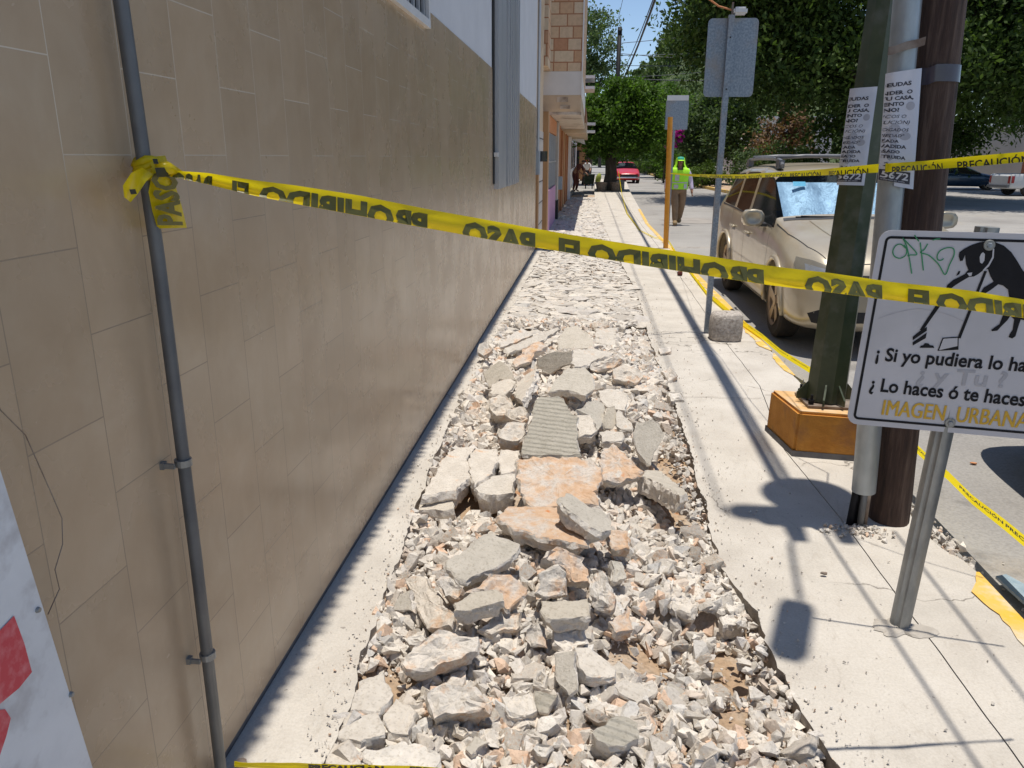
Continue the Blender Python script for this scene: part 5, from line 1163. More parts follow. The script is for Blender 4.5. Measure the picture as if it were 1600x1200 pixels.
def det_wag(C_,patch,seam,bv):
    for sx in (-1,1):
        hl=patch('headlight',[(sx*.47,.70),(sx*.52,.80),(sx*.70,.86),(sx*.80,.87),(sx*.83,.80),(sx*.80,.68),(sx*.62,.66)],'y',-1,M['lens'],.010)
        patch('reflector',[(sx*.52,.72),(sx*.55,.79),(sx*.76,.83),(sx*.77,.71),(sx*.62,.68)],'y',-1,M['refl'],.003,par=hl)
        fl=patch('fog_lamp',[(sx*.50,.36),(sx*.54,.43),(sx*.66,.45),(sx*.74,.41),(sx*.70,.33),(sx*.58,.31)],'y',-1,M['dark'],.006)
        # wheel arch lips
        for y in (.95,3.84):
            pts=[]; 
            for k in range(17):
                a=R(-8+196*k/16); yy=y+.432*math.cos(a); zz=.365+.432*math.sin(a); h=bv.ray_cast(Vector((sx*3,yy,max(zz,.3))),Vector((-sx,0,0))); x=h[0].x if h[0] is not None and abs(h[0].x)>.7 else sx*.88; pts.append((x+sx*.004,yy,zz))
            MB().tube(pts,.030,6).build('wheel_arch',C_paint,C_,local=True,smooth=True)
        seam([(1.40,1.04),(1.38,.8),(1.42,.30)],sx); seam([(2.66,1.08),(2.66,.6),(2.60,.29)],sx); seam([(3.58,1.10),(3.50,.9),(3.36,.75)],sx); seam([(1.42,.30),(2.60,.29),(3.3,.30)],sx,.008)
        seam([(1.42,1.055),(2.1,1.08),(3.3,1.11),(4.3,1.14)],sx,.018,'belt_moulding',M['plast'],.004)
        for y in (2.42,3.36): 
            h=bv.ray_cast(Vector((sx*3,y,.90)),Vector((-sx,0,0)))[0]; hx=h.x
            dh=MB().tube([(hx,y-.10,.905),(hx+sx*.035,y-.08,.91),(hx+sx*.035,y+.06,.912),(hx,y+.09,.908)],.013,8).build('door_handle',C_paint,C_,local=True,smooth=True)
            seam([(y-.09,.885),(y+.07,.885)],sx,.05,'handle_recess',M['greyp'],.002)
        mr=MB(); n=14; v=[]; prof=[(1.02,.5),(1.0,.92),(.97,1.0),(.92,1.),(.86,.85),(.82,.5)]
        mcx=sx*.975; 
        for yy,sc_ in ((1.60,.55),(1.57,.92),(1.60,1.0),(1.68,1.02),(1.73,.92),(1.735,.5)):
            for k in range(n): a=2*math.pi*k/n; c_,s_=math.cos(a),math.sin(a); q=(abs(c_)**3+abs(s_)**3)**(-1/3); v.append((mcx+c_*q*.112*sc_,yy,1.13+s_*q*.088*sc_))
        f=[(j*n+k,j*n+(k+1)%n,(j+1)*n+(k+1)%n,(j+1)*n+k) for j in range(5) for k in range(n)]+[tuple(range(n))[::-1],tuple(5*n+k for k in range(n))]
        mo=mr.add(v,f).build('mirror',C_paint,C_,local=True,smooth=True)
        MB().add([(sx*.83,1.60,1.04),(sx*1.0,1.62,1.045),(sx*1.0,1.70,1.045),(sx*.83,1.74,1.04),(sx*.83,1.60,1.075),(sx*1.0,1.62,1.065),(sx*1.0,1.70,1.065),(sx*.83,1.74,1.075)],[(0,3,2,1),(4,5,6,7),(0,1,5,4),(1,2,6,5),(2,3,7,6),(3,0,4,7)]).build('mirror_stalk',M['plast'],mo,local=True)
        rr=[(sx*.60,2.15,1.66),(sx*.60,2.28,1.715),(sx*.60,2.6,1.735),(sx*.60,3.4,1.735),(sx*.60,4.0,1.715),(sx*.60,4.15,1.665)]
        rk=MB().tube(rr,.022,8).box((sx*.60-.03,2.2,1.63),(sx*.60+.03,2.36,1.72)).box((sx*.60-.03,3.9,1.63),(sx*.60+.03,4.05,1.72)).build('roof_rail',M['greyp'],C_,local=True,smooth=40)
    for y in (2.42,3.7): MB().tube([(-.62,y,1.745),(-.3,y,1.765),(.3,y,1.765),(.62,y,1.745)],.021,8).build('roof_crossbar',M['greyp'],C_,local=True,smooth=True)
    patch('grille',[(-.36,.64),(-.36,.76),(.36,.76),(.36,.64)],'y',-1,M['dark'],.006); patch('grille_bar',[(-.36,.69),(-.36,.71),(.36,.71),(.36,.69)],'y',-1,M['chrome'],.016); patch('grille_bar',[(-.02,.64),(-.02,.76),(.02,.76),(.02,.64)],'y',-1,M['chrome'],.016)
    patch('lower_grille',[(-.40,.34),(-.42,.44),(.42,.44),(.40,.34)],'y',-1,M['dark'],.006); patch('number_plate',[(-.17,.49),(-.17,.60),(.17,.60),(.17,.49)],'y',-1,M['white'],.016)
    for x0 in (-.62,.02): MB().tube([(x0,1.30,1.165),(x0+.25,1.27,1.172),(x0+.55,1.29,1.17)],.008,6).box((x0+.05,1.28,1.16),(x0+.5,1.30,1.18)).build('wiper',M['black'],C_,local=True)
    def top_seam(pts,wd,name,mat,off=.002):
        Q=[]; P=[np.array(p,float) for p in pts]
        for a,b in zip(P[:-1],P[1:]): k=max(1,int(np.linalg.norm(b-a)/.05)); Q+=[a+(b-a)*j/k for j in range(k)]
        Q.append(P[-1]); v=[]
        for i,q in enumerate(Q):
            t=Q[min(i+1,len(Q)-1)]-Q[max(0,i-1)]; t/=np.linalg.norm(t)+1e-9; nn=np.array([-t[1],t[0]])*wd/2
            for s_ in (-1,1):
                p=q+nn*s_; h=bv.ray_cast(Vector((p[0],p[1],3)),Vector((0,0,-1))); hn=h[1] if h[1].z>0 else -h[1]; v.append(tuple(h[0]+hn*off))
        MB().add(v,[(2*i,2*i+1,2*i+3,2*i+2) for i in range(len(Q)-1)]).build(name,mat,C_,local=True)
    for sx in (-1,1): top_seam([(sx*.80,1.28),(sx*.775,.9),(sx*.70,.45),(sx*.60,.20)],.008,'bonnet_seam',M['dark']); top_seam([(sx*.50,1.2),(sx*.46,.8),(sx*.38,.3)],.02,'bonnet_crease',C_paint,.006)
    top_seam([(-.60,.16),(-.3,.11),(.3,.11),(.60,.16)],.008,'bonnet_seam',M['dark']); top_seam([(-.74,1.285),(-.4,1.25),(.4,1.25),(.74,1.285)],.07,'cowl',M['plast'],.004)
    MB().add([(-.55,1.80,1.455),(-.42,1.80,1.455),(-.42,1.845,1.50),(-.55,1.845,1.50)],[(0,1,2,3)]).build('windscreen_sticker',mk('blue sticker',(.15,.5,.62),(.2,.6,.7),40,.5),C_,local=True)
    # folding sun shade behind the windscreen
    v=[];N=44
    for i in range(N+1):
        x=-.70+1.4*i/N; wob=.03*math.sin(i*.52)
        for zz,yy in ((1.11,1.40),(1.32,1.68),(1.50,1.93)): v.append((x,yy+wob,zz-.01))
    MB().add(v,[(3*i+j,3*i+j+1,3*i+j+4,3*i+j+3) for i in range(N) for j in (0,1)]).build('sun_shade',M['silver'],C_,local=True)
    MB().add([(-.80,1.36,1.06),(.80,1.36,1.06),(.8,4.3,1.04),(-.8,4.3,1.04)],[(0,1,2,3)]).build('dashboard',M['plast'],C_,local=True)
C_paint=M['dust']
car('parked_wagon','champagne beige tall wagon with roof rails parked at the kerb behind the green pole',(2.712,6.90,-.12),0,M['dust'],wag,gl_wag,(.95,3.84),.365,detail=det_wag)
# saloon shape
sal=[(0.,.5,.34,.52,.58,.45,.60,.4),(.05,.68,.26,.58,.64,.56,.66,.5),(.25,.80,.20,.66,.72,.66,.75,.6),(.9,.86,.18,.80,.86,.74,.89,.66),(1.2,.87,.18,.86,.92,.76,.95,.68),(1.3,.87,.18,.88,.95,.76,.97,.68),
     (2.1,.87,.18,.90,1.30,.62,1.38,.55),(2.2,.87,.18,.90,1.32,.62,1.41,.55),(2.62,.87,.18,.91,1.34,.62,1.43,.55),(2.70,.87,.18,.91,1.34,.62,1.43,.55),(3.35,.87,.18,.93,1.30,.62,1.39,.55),(3.45,.87,.18,.93,1.28,.62,1.37,.55),(4.0,.86,.2,.95,1.02,.7,1.05,.62),(4.35,.80,.24,.85,.92,.66,.95,.6),(4.5,.6,.34,.66,.7,.5,.72,.45)]
def gl_sal(i,k):
    if i==5 and k in (6,7,8): return 1
    if k==5 and i in (5,6,7,9): return 2
    if i==11 and k in (6,7,8): return 2
    return 0
def det_sal(C_,patch,seam,bv):
    for sx in (-1,1):
        patch('headlight',[(sx*.45,.56),(sx*.5,.64),(sx*.72,.68),(sx*.74,.60),(sx*.6,.54)],'y',-1,M['lens'],.008)
        patch('tail_light',[(sx*.5,.76),(sx*.5,.88),(sx*.72,.88),(sx*.72,.76)],'y',1,M['taill'],.008)
        seam([(1.45,.88),(1.42,.5),(1.45,.27)],sx); seam([(2.66,.91),(2.62,.5),(2.6,.27)],sx); seam([(1.4,.89),(2.6,.905),(3.9,.94)],sx,.02,'belt_moulding',M['chrome'],.004)
        for y in (2.4,3.4): seam([(y-.08,.80),(y+.08,.80)],sx,.03,'door_handle',M['chrome'],.02)
car('parked_saloon','dark blue saloon car parked on the far side road, beside the white pickup',(24.1,49.0,-.12),R(72),M['blue'],sal,gl_sal,(.85,3.5),.31,arch=False,detail=det_sal)
car('parked_car','dark car whose shadow shows on the road at the right edge of the photo',(3.25,.36,-.12),R(0),M['blue'],sal,gl_sal,(.85,3.2),.31,arch=False,detail=det_sal)
# pickup: rear end towards the left of the picture
pk=[(0.,.6,.42,.72,.82,.5,.84,.45),(.06,.78,.32,.78,.92,.6,.94,.5),(.3,.86,.30,.86,.98,.7,1.0,.6),(1.0,.88,.30,.98,1.04,.74,1.08,.66),(1.15,.88,.3,1.0,1.08,.74,1.1,.66),(1.25,.88,.3,1.0,1.10,.74,1.13,.66),
    (1.85,.88,.3,1.02,1.50,.64,1.60,.56),(1.95,.88,.3,1.02,1.52,.64,1.63,.56),(2.75,.88,.3,1.04,1.52,.64,1.63,.56),(2.85,.88,.3,1.04,1.5,.64,1.61,.56),(3.0,.88,.3,1.05,1.07,.8,1.06,.76),(3.1,.88,.3,1.05,1.06,.83,1.0,.80),(4.85,.88,.32,1.05,1.06,.83,1.0,.80),(4.95,.87,.34,1.03,1.04,.8,1.0,.77),(4.98,.8,.42,.9,.92,.7,.92,.65)]
def gl_pk(i,k):
    if i==5 and k in (6,7,8): return 1
    if k==5 and i in (5,6,7): return 2
    if i==9 and k in (6,7,8): return 2
    return 0
def det_pk(C_,patch,seam,bv):
    for sx in (-1,1):
        patch('tail_light',[(4.80,.62),(4.80,.96),(4.93,.96),(4.93,.62)],'x',sx,M['taill'],.01); patch('tail_light',[(sx*.66,.6),(sx*.66,.95),(sx*.80,.95),(sx*.80,.6)],'y',1,M['taill'],.012)
        seam([(1.4,1.0),(1.4,.4)],sx,.015); seam([(2.8,1.02),(2.8,.4)],sx,.02)
    MB().box((-.8,4.97,.40),(.8,5.06,.52)).build('rear_bumper',M['greyp'],C_,local=True)
car('pickup_truck','white pickup truck at the right edge of the photo, beyond the barrier tape',(25.2,42.2,-.12),R(97),M['whitecar'],pk,gl_pk,(1.0,3.95),.36,arch=False,detail=det_pk)
def det_red(C_,patch,seam,bv):
    det_sal(C_,patch,seam,bv); patch('grille',[(-.66,.36),(-.66,.60),(.66,.60),(.66,.36)],'y',-1,M['dark'],.012)
    MB().tube([(-.78,.06,.40),(-.5,-.06,.40),(.5,-.06,.40),(.78,.06,.40)],.055,8).build('front_bumper',M['chrome'],C_,local=True)
car('parked_car','red car with dark front parked beyond the round tree',(2.62,55.5,-.12),R(3),M['redcar'],sal,gl_sal,(.85,3.5),.31,arch=False,detail=det_red)
car('parked_car','small pale car far down the road, right of the red car',(5.0,118,-.12),R(0),M['whitecar'],sal,gl_sal,(.85,3.5),.31,arch=False)
# ================================================================ PEOPLE
def skin(name,verts,edges,mat,parent,root=0,sub=2,boxy=None):
    me=bpy.data.meshes.new(name); me.from_pydata([v[:3] for v in verts],edges,[]); o=bpy.data.objects.new(name,me); col.objects.link(o)
    md=o.modifiers.new('k','SKIN'); md.use_smooth_shade=True
    for i,v in enumerate(verts): 
        r=v[3] if hasattr(v[3],'__len__') else (v[3],v[3]); me.skin_vertices[0].data[i].radius=r
    me.skin_vertices[0].data[root].use_root=True
    sb=o.modifiers.new('s','SUBSURF'); sb.levels=sub; sb.render_levels=sub
    dg=bpy.context.evaluated_depsgraph_get(); dg.update(); m2=bpy.data.meshes.new_from_object(o.evaluated_get(dg)); bpy.data.objects.remove(o)
    m2.materials.clear(); m2.materials.append(mat); m2.polygons.foreach_set('use_smooth',[True]*len(m2.polygons)); return link(name,m2,parent)
M['skin']=mk('skin',(.30,.15,.09),(.26,.125,.075),9,.55)
M['lime']=mk('lime safety vest',(.42,.88,.02),(.36,.78,.02),6,.6,bs=.2,bscale=20)
M['orangetrim']=mk('grey reflective band',(.5,.5,.52),(.42,.42,.45),14,.35)
M['shirt']=mk('pale lilac shirt',(.62,.52,.66),(.52,.44,.58),16,.8)
M['khaki']=mk('khaki trousers',(.26,.17,.10),(.20,.13,.075),7,.9,bs=.3)
M['boot']=mk('tan boots',(.26,.18,.09),(.18,.12,.06),9,.8)
M['capg']=mk('green cap',(.02,.35,.22),(.02,.28,.25),6,.7)
M['redsh']=mk('dark red shirt',(.11,.025,.02),(.07,.018,.015),6,.9)
M['darktr']=mk('dark trousers',(.035,.035,.05),(.05,.045,.05),6,.9)
M['whitesh']=mk('white shirt',(.66,.66,.68),(.55,.55,.58),8,.85)
def J(*v): return list(v)
def person(label,loc,rz,jo,cloth,group=None):
    P=thing('person',label,'person',loc,rz,group)
    names=list(jo.keys()); idx={n:i for i,n in enumerate(names)}; V=[jo[n] for n in names]
    E=[('pel','wai'),('wai','che'),('che','nb'),('nb','nk'),('nk','h1'),('h1','h2'),('h2','h3')]
    for s_ in 'LR': E+=[('che','sh'+s_),('sh'+s_,'el'+s_),('el'+s_,'wr'+s_),('wr'+s_,'pa'+s_),('pel','hp'+s_),('hp'+s_,'kn'+s_),('kn'+s_,'an'+s_),('an'+s_,'to'+s_)]
    # fingers
    for s_ in 'LR':
        w_=np.array(jo['wr'+s_][:3]); p=np.array(jo['pa'+s_][:3]); d_=(p-w_)/np.linalg.norm(p-w_); sd_=np.cross(d_,[1,0,0]) ; sd_/=np.linalg.norm(sd_)+1e-9
        for k,(o_,l) in enumerate(((-.03,.065),(-.01,.078),(.01,.074),(.028,.058))):
            a=p+sd_*o_+d_*.02; b=a+d_*l*.55+np.array([0,0,0]); c=b+(d_*.8+np.cross(sd_,d_)*.5)*l*.45
            for t_,q in (('a',a),('b',b),('c',c)): nm='f%s%d%s'%(s_,k,t_); idx[nm]=len(V); V.append(list(q)+[.0095 if t_!='c' else .008])
            E+=[('pa'+s_,'f%s%da'%(s_,k)),('f%s%da'%(s_,k),'f%s%db'%(s_,k)),('f%s%db'%(s_,k),'f%s%dc'%(s_,k))]
        a=w_*.55+p*.45+sd_*.035; b=a+d_*.045+sd_*.02
        for t_,q in (('a',a),('b',b)): nm='t%s%s'%(s_,t_); idx[nm]=len(V); V.append(list(q)+[.011])
        E+=[('wr'+s_,'t%sa'%s_),('t%sa'%s_,'t%sb'%s_)]
    skin('body',V,[(idx[a],idx[b]) for a,b in E],M['skin'],P,idx['pel'])
    cloth(P,jo); return P
def limb(P,jo,name,chain,grow,mat,sub=2,extra=(),cross=()):
    names=[];V=[];E=[]
    for ch in chain:
        prev=None
        for n in ch:
            if n not in names: names.append(n); q=jo[n]; r=q[3]; g=grow; V.append([q[0],q[1],q[2],(r[0]+g,r[1]+g) if hasattr(r,'__len__') else r+g])
            if prev is not None: E.append((names.index(prev),names.index(n)))
            prev=n
    return skin(name,V,E,mat,P,0,sub)
# the worker: walking towards the camera, vest and neck flap
W=dict(pel=J(0,0,.96,(.150,.105)),wai=J(0,0,1.12,(.145,.10)),che=J(0,.0,1.32,(.165,.11)),nb=J(0,.01,1.47,(.075,.06)),nk=J(0,0,1.53,.054),h1=J(0,-.012,1.585,(.062,.075)),h2=J(0,-.012,1.66,(.074,.09)),h3=J(0,0,1.725,(.055,.066)),
 shL=J(.185,0,1.41,.062),elL=J(.265,.03,1.14,.046),wrL=J(.30,-.03,.92,.031),paL=J(.305,-.05,.85,(.034,.02)),shR=J(-.185,0,1.41,.062),elR=J(-.27,.06,1.16,.046),wrR=J(-.29,.10,.93,.031),paR=J(-.29,.11,.86,(.034,.02)),
 hpL=J(.095,0,.90,.098),knL=J(.10,.05,.50,.062),anL=J(.08,.28,.14,.044),toL=J(.08,.22,.05,.035),hpR=J(-.095,0,.90,.098),knR=J(-.07,-.09,.50,.062),anR=J(-.055,-.13,.09,.044),toR=J(-.06,-.27,.035,.035))
def worker_cloth(P,jo):
    limb(P,jo,'trousers',[('wai','pel','hpL','knL','anL'),('pel','hpR','knR','anR')],.020,M['khaki'])
    limb(P,jo,'shirt',[('pel','wai','che','nb'),('che','shL','elL','wrL'),('che','shR','elR','wrR')],.016,M['shirt'])
    b=dict(jo); b['anL']=J(*jo['anL'][:2],jo['anL'][2]+.02,.05); b['anR']=J(*jo['anR'][:2],jo['anR'][2]+.03,.05)
    for s_ in 'LR': limb(P,b,'boot',[('an'+s_,'to'+s_)],.018,M['boot'])
    # vest: open tapering shell in front and back panels
    v=[];n=28; rows=((.94,.205,.135),(1.05,.205,.14),(1.2,.205,.145),(1.33,.225,.15),(1.43,.235,.14),(1.475,.19,.115),(1.50,.115,.10))
    for z,a_,b_ in rows:
        for k in range(n): t=2*math.pi*k/n; v.append((a_*math.copysign(abs(math.cos(t))**.8,math.cos(t)),b_*math.copysign(abs(math.sin(t))**.8,math.sin(t))+.005*math.sin(k*2.1+z*20),z+.006*math.sin(k*3)))
    f=[]
    for j in range(len(rows)-1):
        for k in range(n):
            t=2*math.pi*(k+.5)/n; front=math.sin(t)<0; cx=abs(math.cos(t)*rows[j][1])
            if front and rows[j][0]>=1.33 and cx<.02+ (rows[j][0]-1.33)*.42: continue
            if rows[j][0]>=1.2 and rows[j][0]<1.42 and abs(math.sin(t))<.18: continue
            f.append((j*n+k,j*n+(k+1)%n,(j+1)*n+(k+1)%n,(j+1)*n+k))
    o=MB().add(v,f).build('vest',M['lime'],P,smooth=True,local=True)
    mb=MB()
    def onf(x,z,off): 
        a_=np.interp(z,[r[0] for r in rows],[r[1] for r in rows]); b_=np.interp(z,[r[0] for r in rows],[r[2] for r in rows]); c=min(1,abs(x/a_))**(1/.8); s_=math.sqrt(max(0,1-c*c)); return (x,-(b_*s_**.8)-off,z)
    for xa,xb,za,zb_ in ((-.115,-.02,1.16,1.31),(-.13,-.03,.96,1.06),(.10,.17,.96,1.08)):
        mb.add([onf(xa,za,.012),onf(xb,za,.012),onf(xb,zb_,.012),onf(xa,zb_,.012)],[(0,1,2,3)])
    mb.build('reflective_patch',M['orangetrim'],P,local=True)
    v=[onf(x,z,.009) for z in (1.10,1.125) for x in np.linspace(-.18,.18,13)]; MB().add(v,[(k,k+1,k+14,k+13) for k in range(12)]).build('reflective_band',M['orangetrim'],P,local=True)
    # cap, neck flap
    v=[];n=18
    for z,r in ((1.675,.098),(1.70,.10),(1.73,.093),(1.755,.07),(1.765,.02)):
        for k in range(n): t=2*math.pi*k/n; v.append((r*.92*math.cos(t),r*1.05*math.sin(t)-.005,z))
    f=[(j*n+k,j*n+(k+1)%n,(j+1)*n+(k+1)%n,(j+1)*n+k) for j in range(4) for k in range(n)]
    cp=MB().add(v,f).build('cap',M['capg'],P,smooth=True,local=True)
    MB().add([(-.075,-.07,1.685),(.075,-.07,1.685),(.06,-.165,1.665),(0,-.18,1.663),(-.06,-.165,1.665),(0,-.085,1.695)],[(5,0,4,3),(5,3,2,1)]).build('cap_peak',M['lime'],cp,local=True)
    v=[];f=[];rows2=((1.74,.098,.10),(1.66,.108,.11),(1.58,.115,.12),(1.50,.15,.13),(1.44,.20,.14))
    for j,(z,a_,b_) in enumerate(rows2):
        for k in range(15): t=R(-48+k*276/14); v.append((a_*math.cos(t),b_*math.sin(t)+.01,z))
    f=[(j*15+k,j*15+k+1,(j+1)*15+k+1,(j+1)*15+k) for j in range(4) for k in range(14)]
    MB().add(v,f).build('neck_flap',M['lime'],cp,smooth=True,local=True)
    MB().tube([(-.03,-.098,1.655),(-.03,-.102,1.655)],.009,8).tube([(.03,-.098,1.655),(.03,-.102,1.655)],.009,8).build('eyes',M['dark'],P,local=True) if False else None
    for x in (-.028,.028): MB().tube([(x,-.090,1.66),(x,-.099,1.66)],.008,8).build('eye',M['dark'],P,local=True)
    MB().tube([(0,-.085,1.665),(0,-.112,1.632),(0,-.09,1.622)],[.008,.014,.010],8).build('nose',M['skin'],P,local=True,smooth=True)
    MB().tube([(-.024,-.088,1.602),(0,-.096,1.600),(.024,-.088,1.602)],.005,6).build('mouth',M['redsh'],P,local=True)
wk=person('person in lime safety vest, green cap and khaki trousers walking on the road',(2.33,21.2,-.12),0,W,worker_cloth); wk.scale=(1.13,1.1,1.0)
Bd=dict(pel=J(0,.12,.88,(.15,.11)),wai=J(0,.05,1.02,(.14,.10)),che=J(0,-.10,1.18,(.165,.12)),nb=J(0,-.22,1.28,(.07,.06)),nk=J(0,-.27,1.31,.052),h1=J(0,-.32,1.33,(.06,.07)),h2=J(0,-.36,1.39,(.074,.088)),h3=J(0,-.37,1.45,(.055,.066)),
 shL=J(.18,-.16,1.22,.06),elL=J(.22,-.25,.98,.045),wrL=J(.18,-.42,.86,.03),paL=J(.17,-.47,.82,(.033,.02)),shR=J(-.18,-.16,1.22,.06),elR=J(-.23,-.22,.98,.045),wrR=J(-.18,-.40,.84,.03),paR=J(-.17,-.45,.80,(.033,.02)),
 hpL=J(.10,.12,.84,.095),knL=J(.11,.0,.47,.06),anL=J(.12,.10,.09,.042),toL=J(.13,-.05,.035,.034),hpR=J(-.10,.12,.84,.095),knR=J(-.12,.02,.47,.06),anR=J(-.12,.12,.09,.042),toR=J(-.13,-.02,.035,.034))
def cloth2(sh,tr,cap):
    def f(P,jo):
        limb(P,jo,'trousers',[('wai','pel','hpL','knL','anL'),('pel','hpR','knR','anR')],.018,tr)
        limb(P,jo,'shirt',[('pel','wai','che','nb'),('che','shL','elL'),('che','shR','elR')],.018,sh)
        q=jo['h2']; n=14; v=[]
        for z,r in ((.02,.096),(.05,.095),(.08,.07),(.095,.02)):
            for k in range(n): t=2*math.pi*k/n; v.append((q[0]+r*.92*math.cos(t),q[1]+.01+r*1.02*math.sin(t),q[2]+z))
        MB().add(v,[(j*n+k,j*n+(k+1)%n,(j+1)*n+(k+1)%n,(j+1)*n+k) for j in range(3) for k in range(n)]).build('hair' if cap is M['dark'] else 'cap',cap,P,smooth=True,local=True)
        for x in (-.028,.028): MB().tube([(q[0]+x,q[1]-.082,q[2]-.002),(q[0]+x,q[1]-.09,q[2]-.002)],.008,8).build('eye',M['dark'],P,local=True)
    return f
person('person in dark red shirt stooping in the shade by the house fronts',(-.66,38.5,0),R(60),Bd,cloth2(M['redsh'],M['redsh'],M['dark']))
person('person in white shirt and red cap bending over the dark bin under the round tree',(-.22,46.5,0),R(0),Bd,cloth2(M['whitesh'],M['darktr'],M['redcar']))
# bin and planters
o=thing('wheeled_bin','dark bin on legs in front of the person with the red cap','bin',(-.1,42.5,0))
MB().add([(-.32,42.3,.25),(.18,42.3,.25),(.18,42.8,.25),(-.32,42.8,.25),(-.37,42.25,.75),(.23,42.25,.75),(.23,42.85,.75),(-.37,42.85,.75)],[(0,3,2,1),(4,5,6,7),(0,1,5,4),(1,2,6,5),(2,3,7,6),(3,0,4,7)]).build('tub',M['green'],o)
for x in (-.25,.1): MB().tube([(x,42.4,.28),(x,42.35,0)],.03,8).build('leg',M['black'],o)
for x,y,l in ((.55,39.2,'dark tree planter pot left of the round tree trunk'),(1.25,39.3,'dark tree planter pot right of the round tree trunk')):
    o=MB().tube([(x,y,0),(x,y,.04),(x,y,.42),(x,y,.45)],[.2,.22,.3,.32],14).build('planter',M['rust'],smooth=30); tag(o,l,'planter')
o=MB().tube([(.35,43.3,.25),(.4,43.3,.4),(.45,43.3,.62),(.5,43.3,.78)],[.10,.15,.14,.06],10).build('sack',mk('yellow green sack',(.30,.34,.05),(.22,.26,.04),8,.8),smooth=True); tag(o,'yellow green sack beside the dark bin','sack')
o=MB().box((1.38,41,0),(1.75,41.4,.5)).build('concrete_bollard',M['walk'],bev=.03); tag(o,'short pale concrete bollard at the kerb right of the round tree','bollard')
# ================================================================ TREES AND GREEN
def crown(name,blobs,n,size,mat,parent,seed=0,squash=1.,droop=0.):
    """blobs: (x,y,z,rx,ry,rz,weight). leaves sit in clumps spread through the crown"""
    g=np.random.default_rng(seed); tot=sum(b[6] for b in blobs); Vs=[];T=[]
    for (x,y,z,rx,ry,rz,wt) in blobs:
        nb=int(n*wt/tot); nc=max(6,int(nb/46))
        d_=g.normal(size=(nc,3)); d_/=np.linalg.norm(d_,axis=1)[:,None]; r=.45+.55*g.random(nc)**.6; r*=1+.18*np.sin(d_[:,0]*5+seed)+.12*np.sin(d_[:,2]*9+d_[:,1]*6)
        cc=np.array([x,y,z])+d_*r[:,None]*np.array([rx,ry,rz]); cr=(.10+.12*g.random(nc))*(rx+ry+rz)/3; ct=g.random(nc)
        k=g.integers(0,nc,nb); p=cc[k]+g.normal(size=(nb,3))*cr[k][:,None]*np.array([1,1,.7]); 
        if droop: p[:,2]-=droop*g.random(nb)**2
        ax=g.normal(size=(nb,3)); ax/=np.linalg.norm(ax,axis=1)[:,None]; ax[:,2]-=droop*1.2; 
        nn=g.normal(size=(nb,3)); nn[:,2]+=1.1; nn-=ax*(nn*ax).sum(1)[:,None]/(ax*ax).sum(1)[:,None]; nn/=np.linalg.norm(nn,axis=1)[:,None]; ax/=np.linalg.norm(ax,axis=1)[:,None]; bb=np.cross(nn,ax)
        sz_=size*(.6+.8*g.random(nb))[:,None]; L=sz_*.5; Wd=sz_*(.26 if not droop else .12)
        q=np.stack([p-ax*L,p+bb*Wd,p+ax*L,p-bb*Wd],1); Vs.append(q.reshape(-1,3)); t=np.clip(ct[k]*.6+.4*g.random(nb),0,1); T.append(np.repeat(np.stack([t]*3,1),4,0))
    V=np.concatenate(Vs); F=np.arange(len(V)).reshape(-1,4); return mesh_np(name,V,F,mat,np.concatenate(T),parent)
def trunk(path,rad,parent,limbs=(),name='trunk'):
    mb=MB().tube(path,rad,10); 
    for pth,rr in limbs: mb.tube(pth,rr,7)
    return mb.build(name,M['bark'],parent,smooth=True)
def limbs_to(base,targets,r0):
    out=[]
    for t in targets: b=Vector(base); t=Vector(t); m_=b.lerp(t,.5)+Vector((rng.normal()*.15,rng.normal()*.15,.15))*(t-b).length*.3; out.append(([b,m_,t],[r0,r0*.6,r0*.2]))
    return out
def tree(label,base,h,r,blobs,n,size,mat,seed,cat='tree',name='tree',droop=0,group=None,bare=False):
    Tt=thing(name,label,cat,base,group=group); b=np.array(base,float); fork=b+np.array([0,0,h])
    if r: trunk([b-np.array([0,0,.2]),b+np.array([.05*h,0,h*.5]),fork],[r*1.35,r,r*.8],Tt,limbs_to(fork,[(q[0],q[1],q[2]) for q in blobs],r*.55))
    crown('crown',blobs,n,size,mat,Tt,seed,droop=droop); return Tt
# round ficus on the sidewalk
tree('round dense green tree standing on the sidewalk beyond the dug up part',(.95,40.5,0),1.7,.30,[(1.3,40.5,3.3,2.0,1.9,1.25,3),(.4,40.3,2.9,1.4,1.5,1.15,1.5),(2.7,40.6,3.2,1.35,1.5,1.35,1.6),(1.6,40.3,4.6,1.3,1.3,.75,1.2),(1.4,40.2,2.2,1.9,1.5,.6,1.2),(-.1,40.2,2.8,.8,1.2,.95,.6),(.35,40.5,4.2,1.0,1.2,.7,.7)],30000,.17,M['ficus'],3)
tree('tall airy pale green tree behind the stone fronted house',(-.3,52,0),4.5,.22,[(-.2,52,8.3,1.5,2.4,1.9,2),(-1.0,52,9.4,1.3,2,1.1,1),(.5,52,6.4,1.3,2,1.2,1.3),(-1.2,52,7.0,1.2,2,1.6,1)],9500,.20,M['sage'],4)
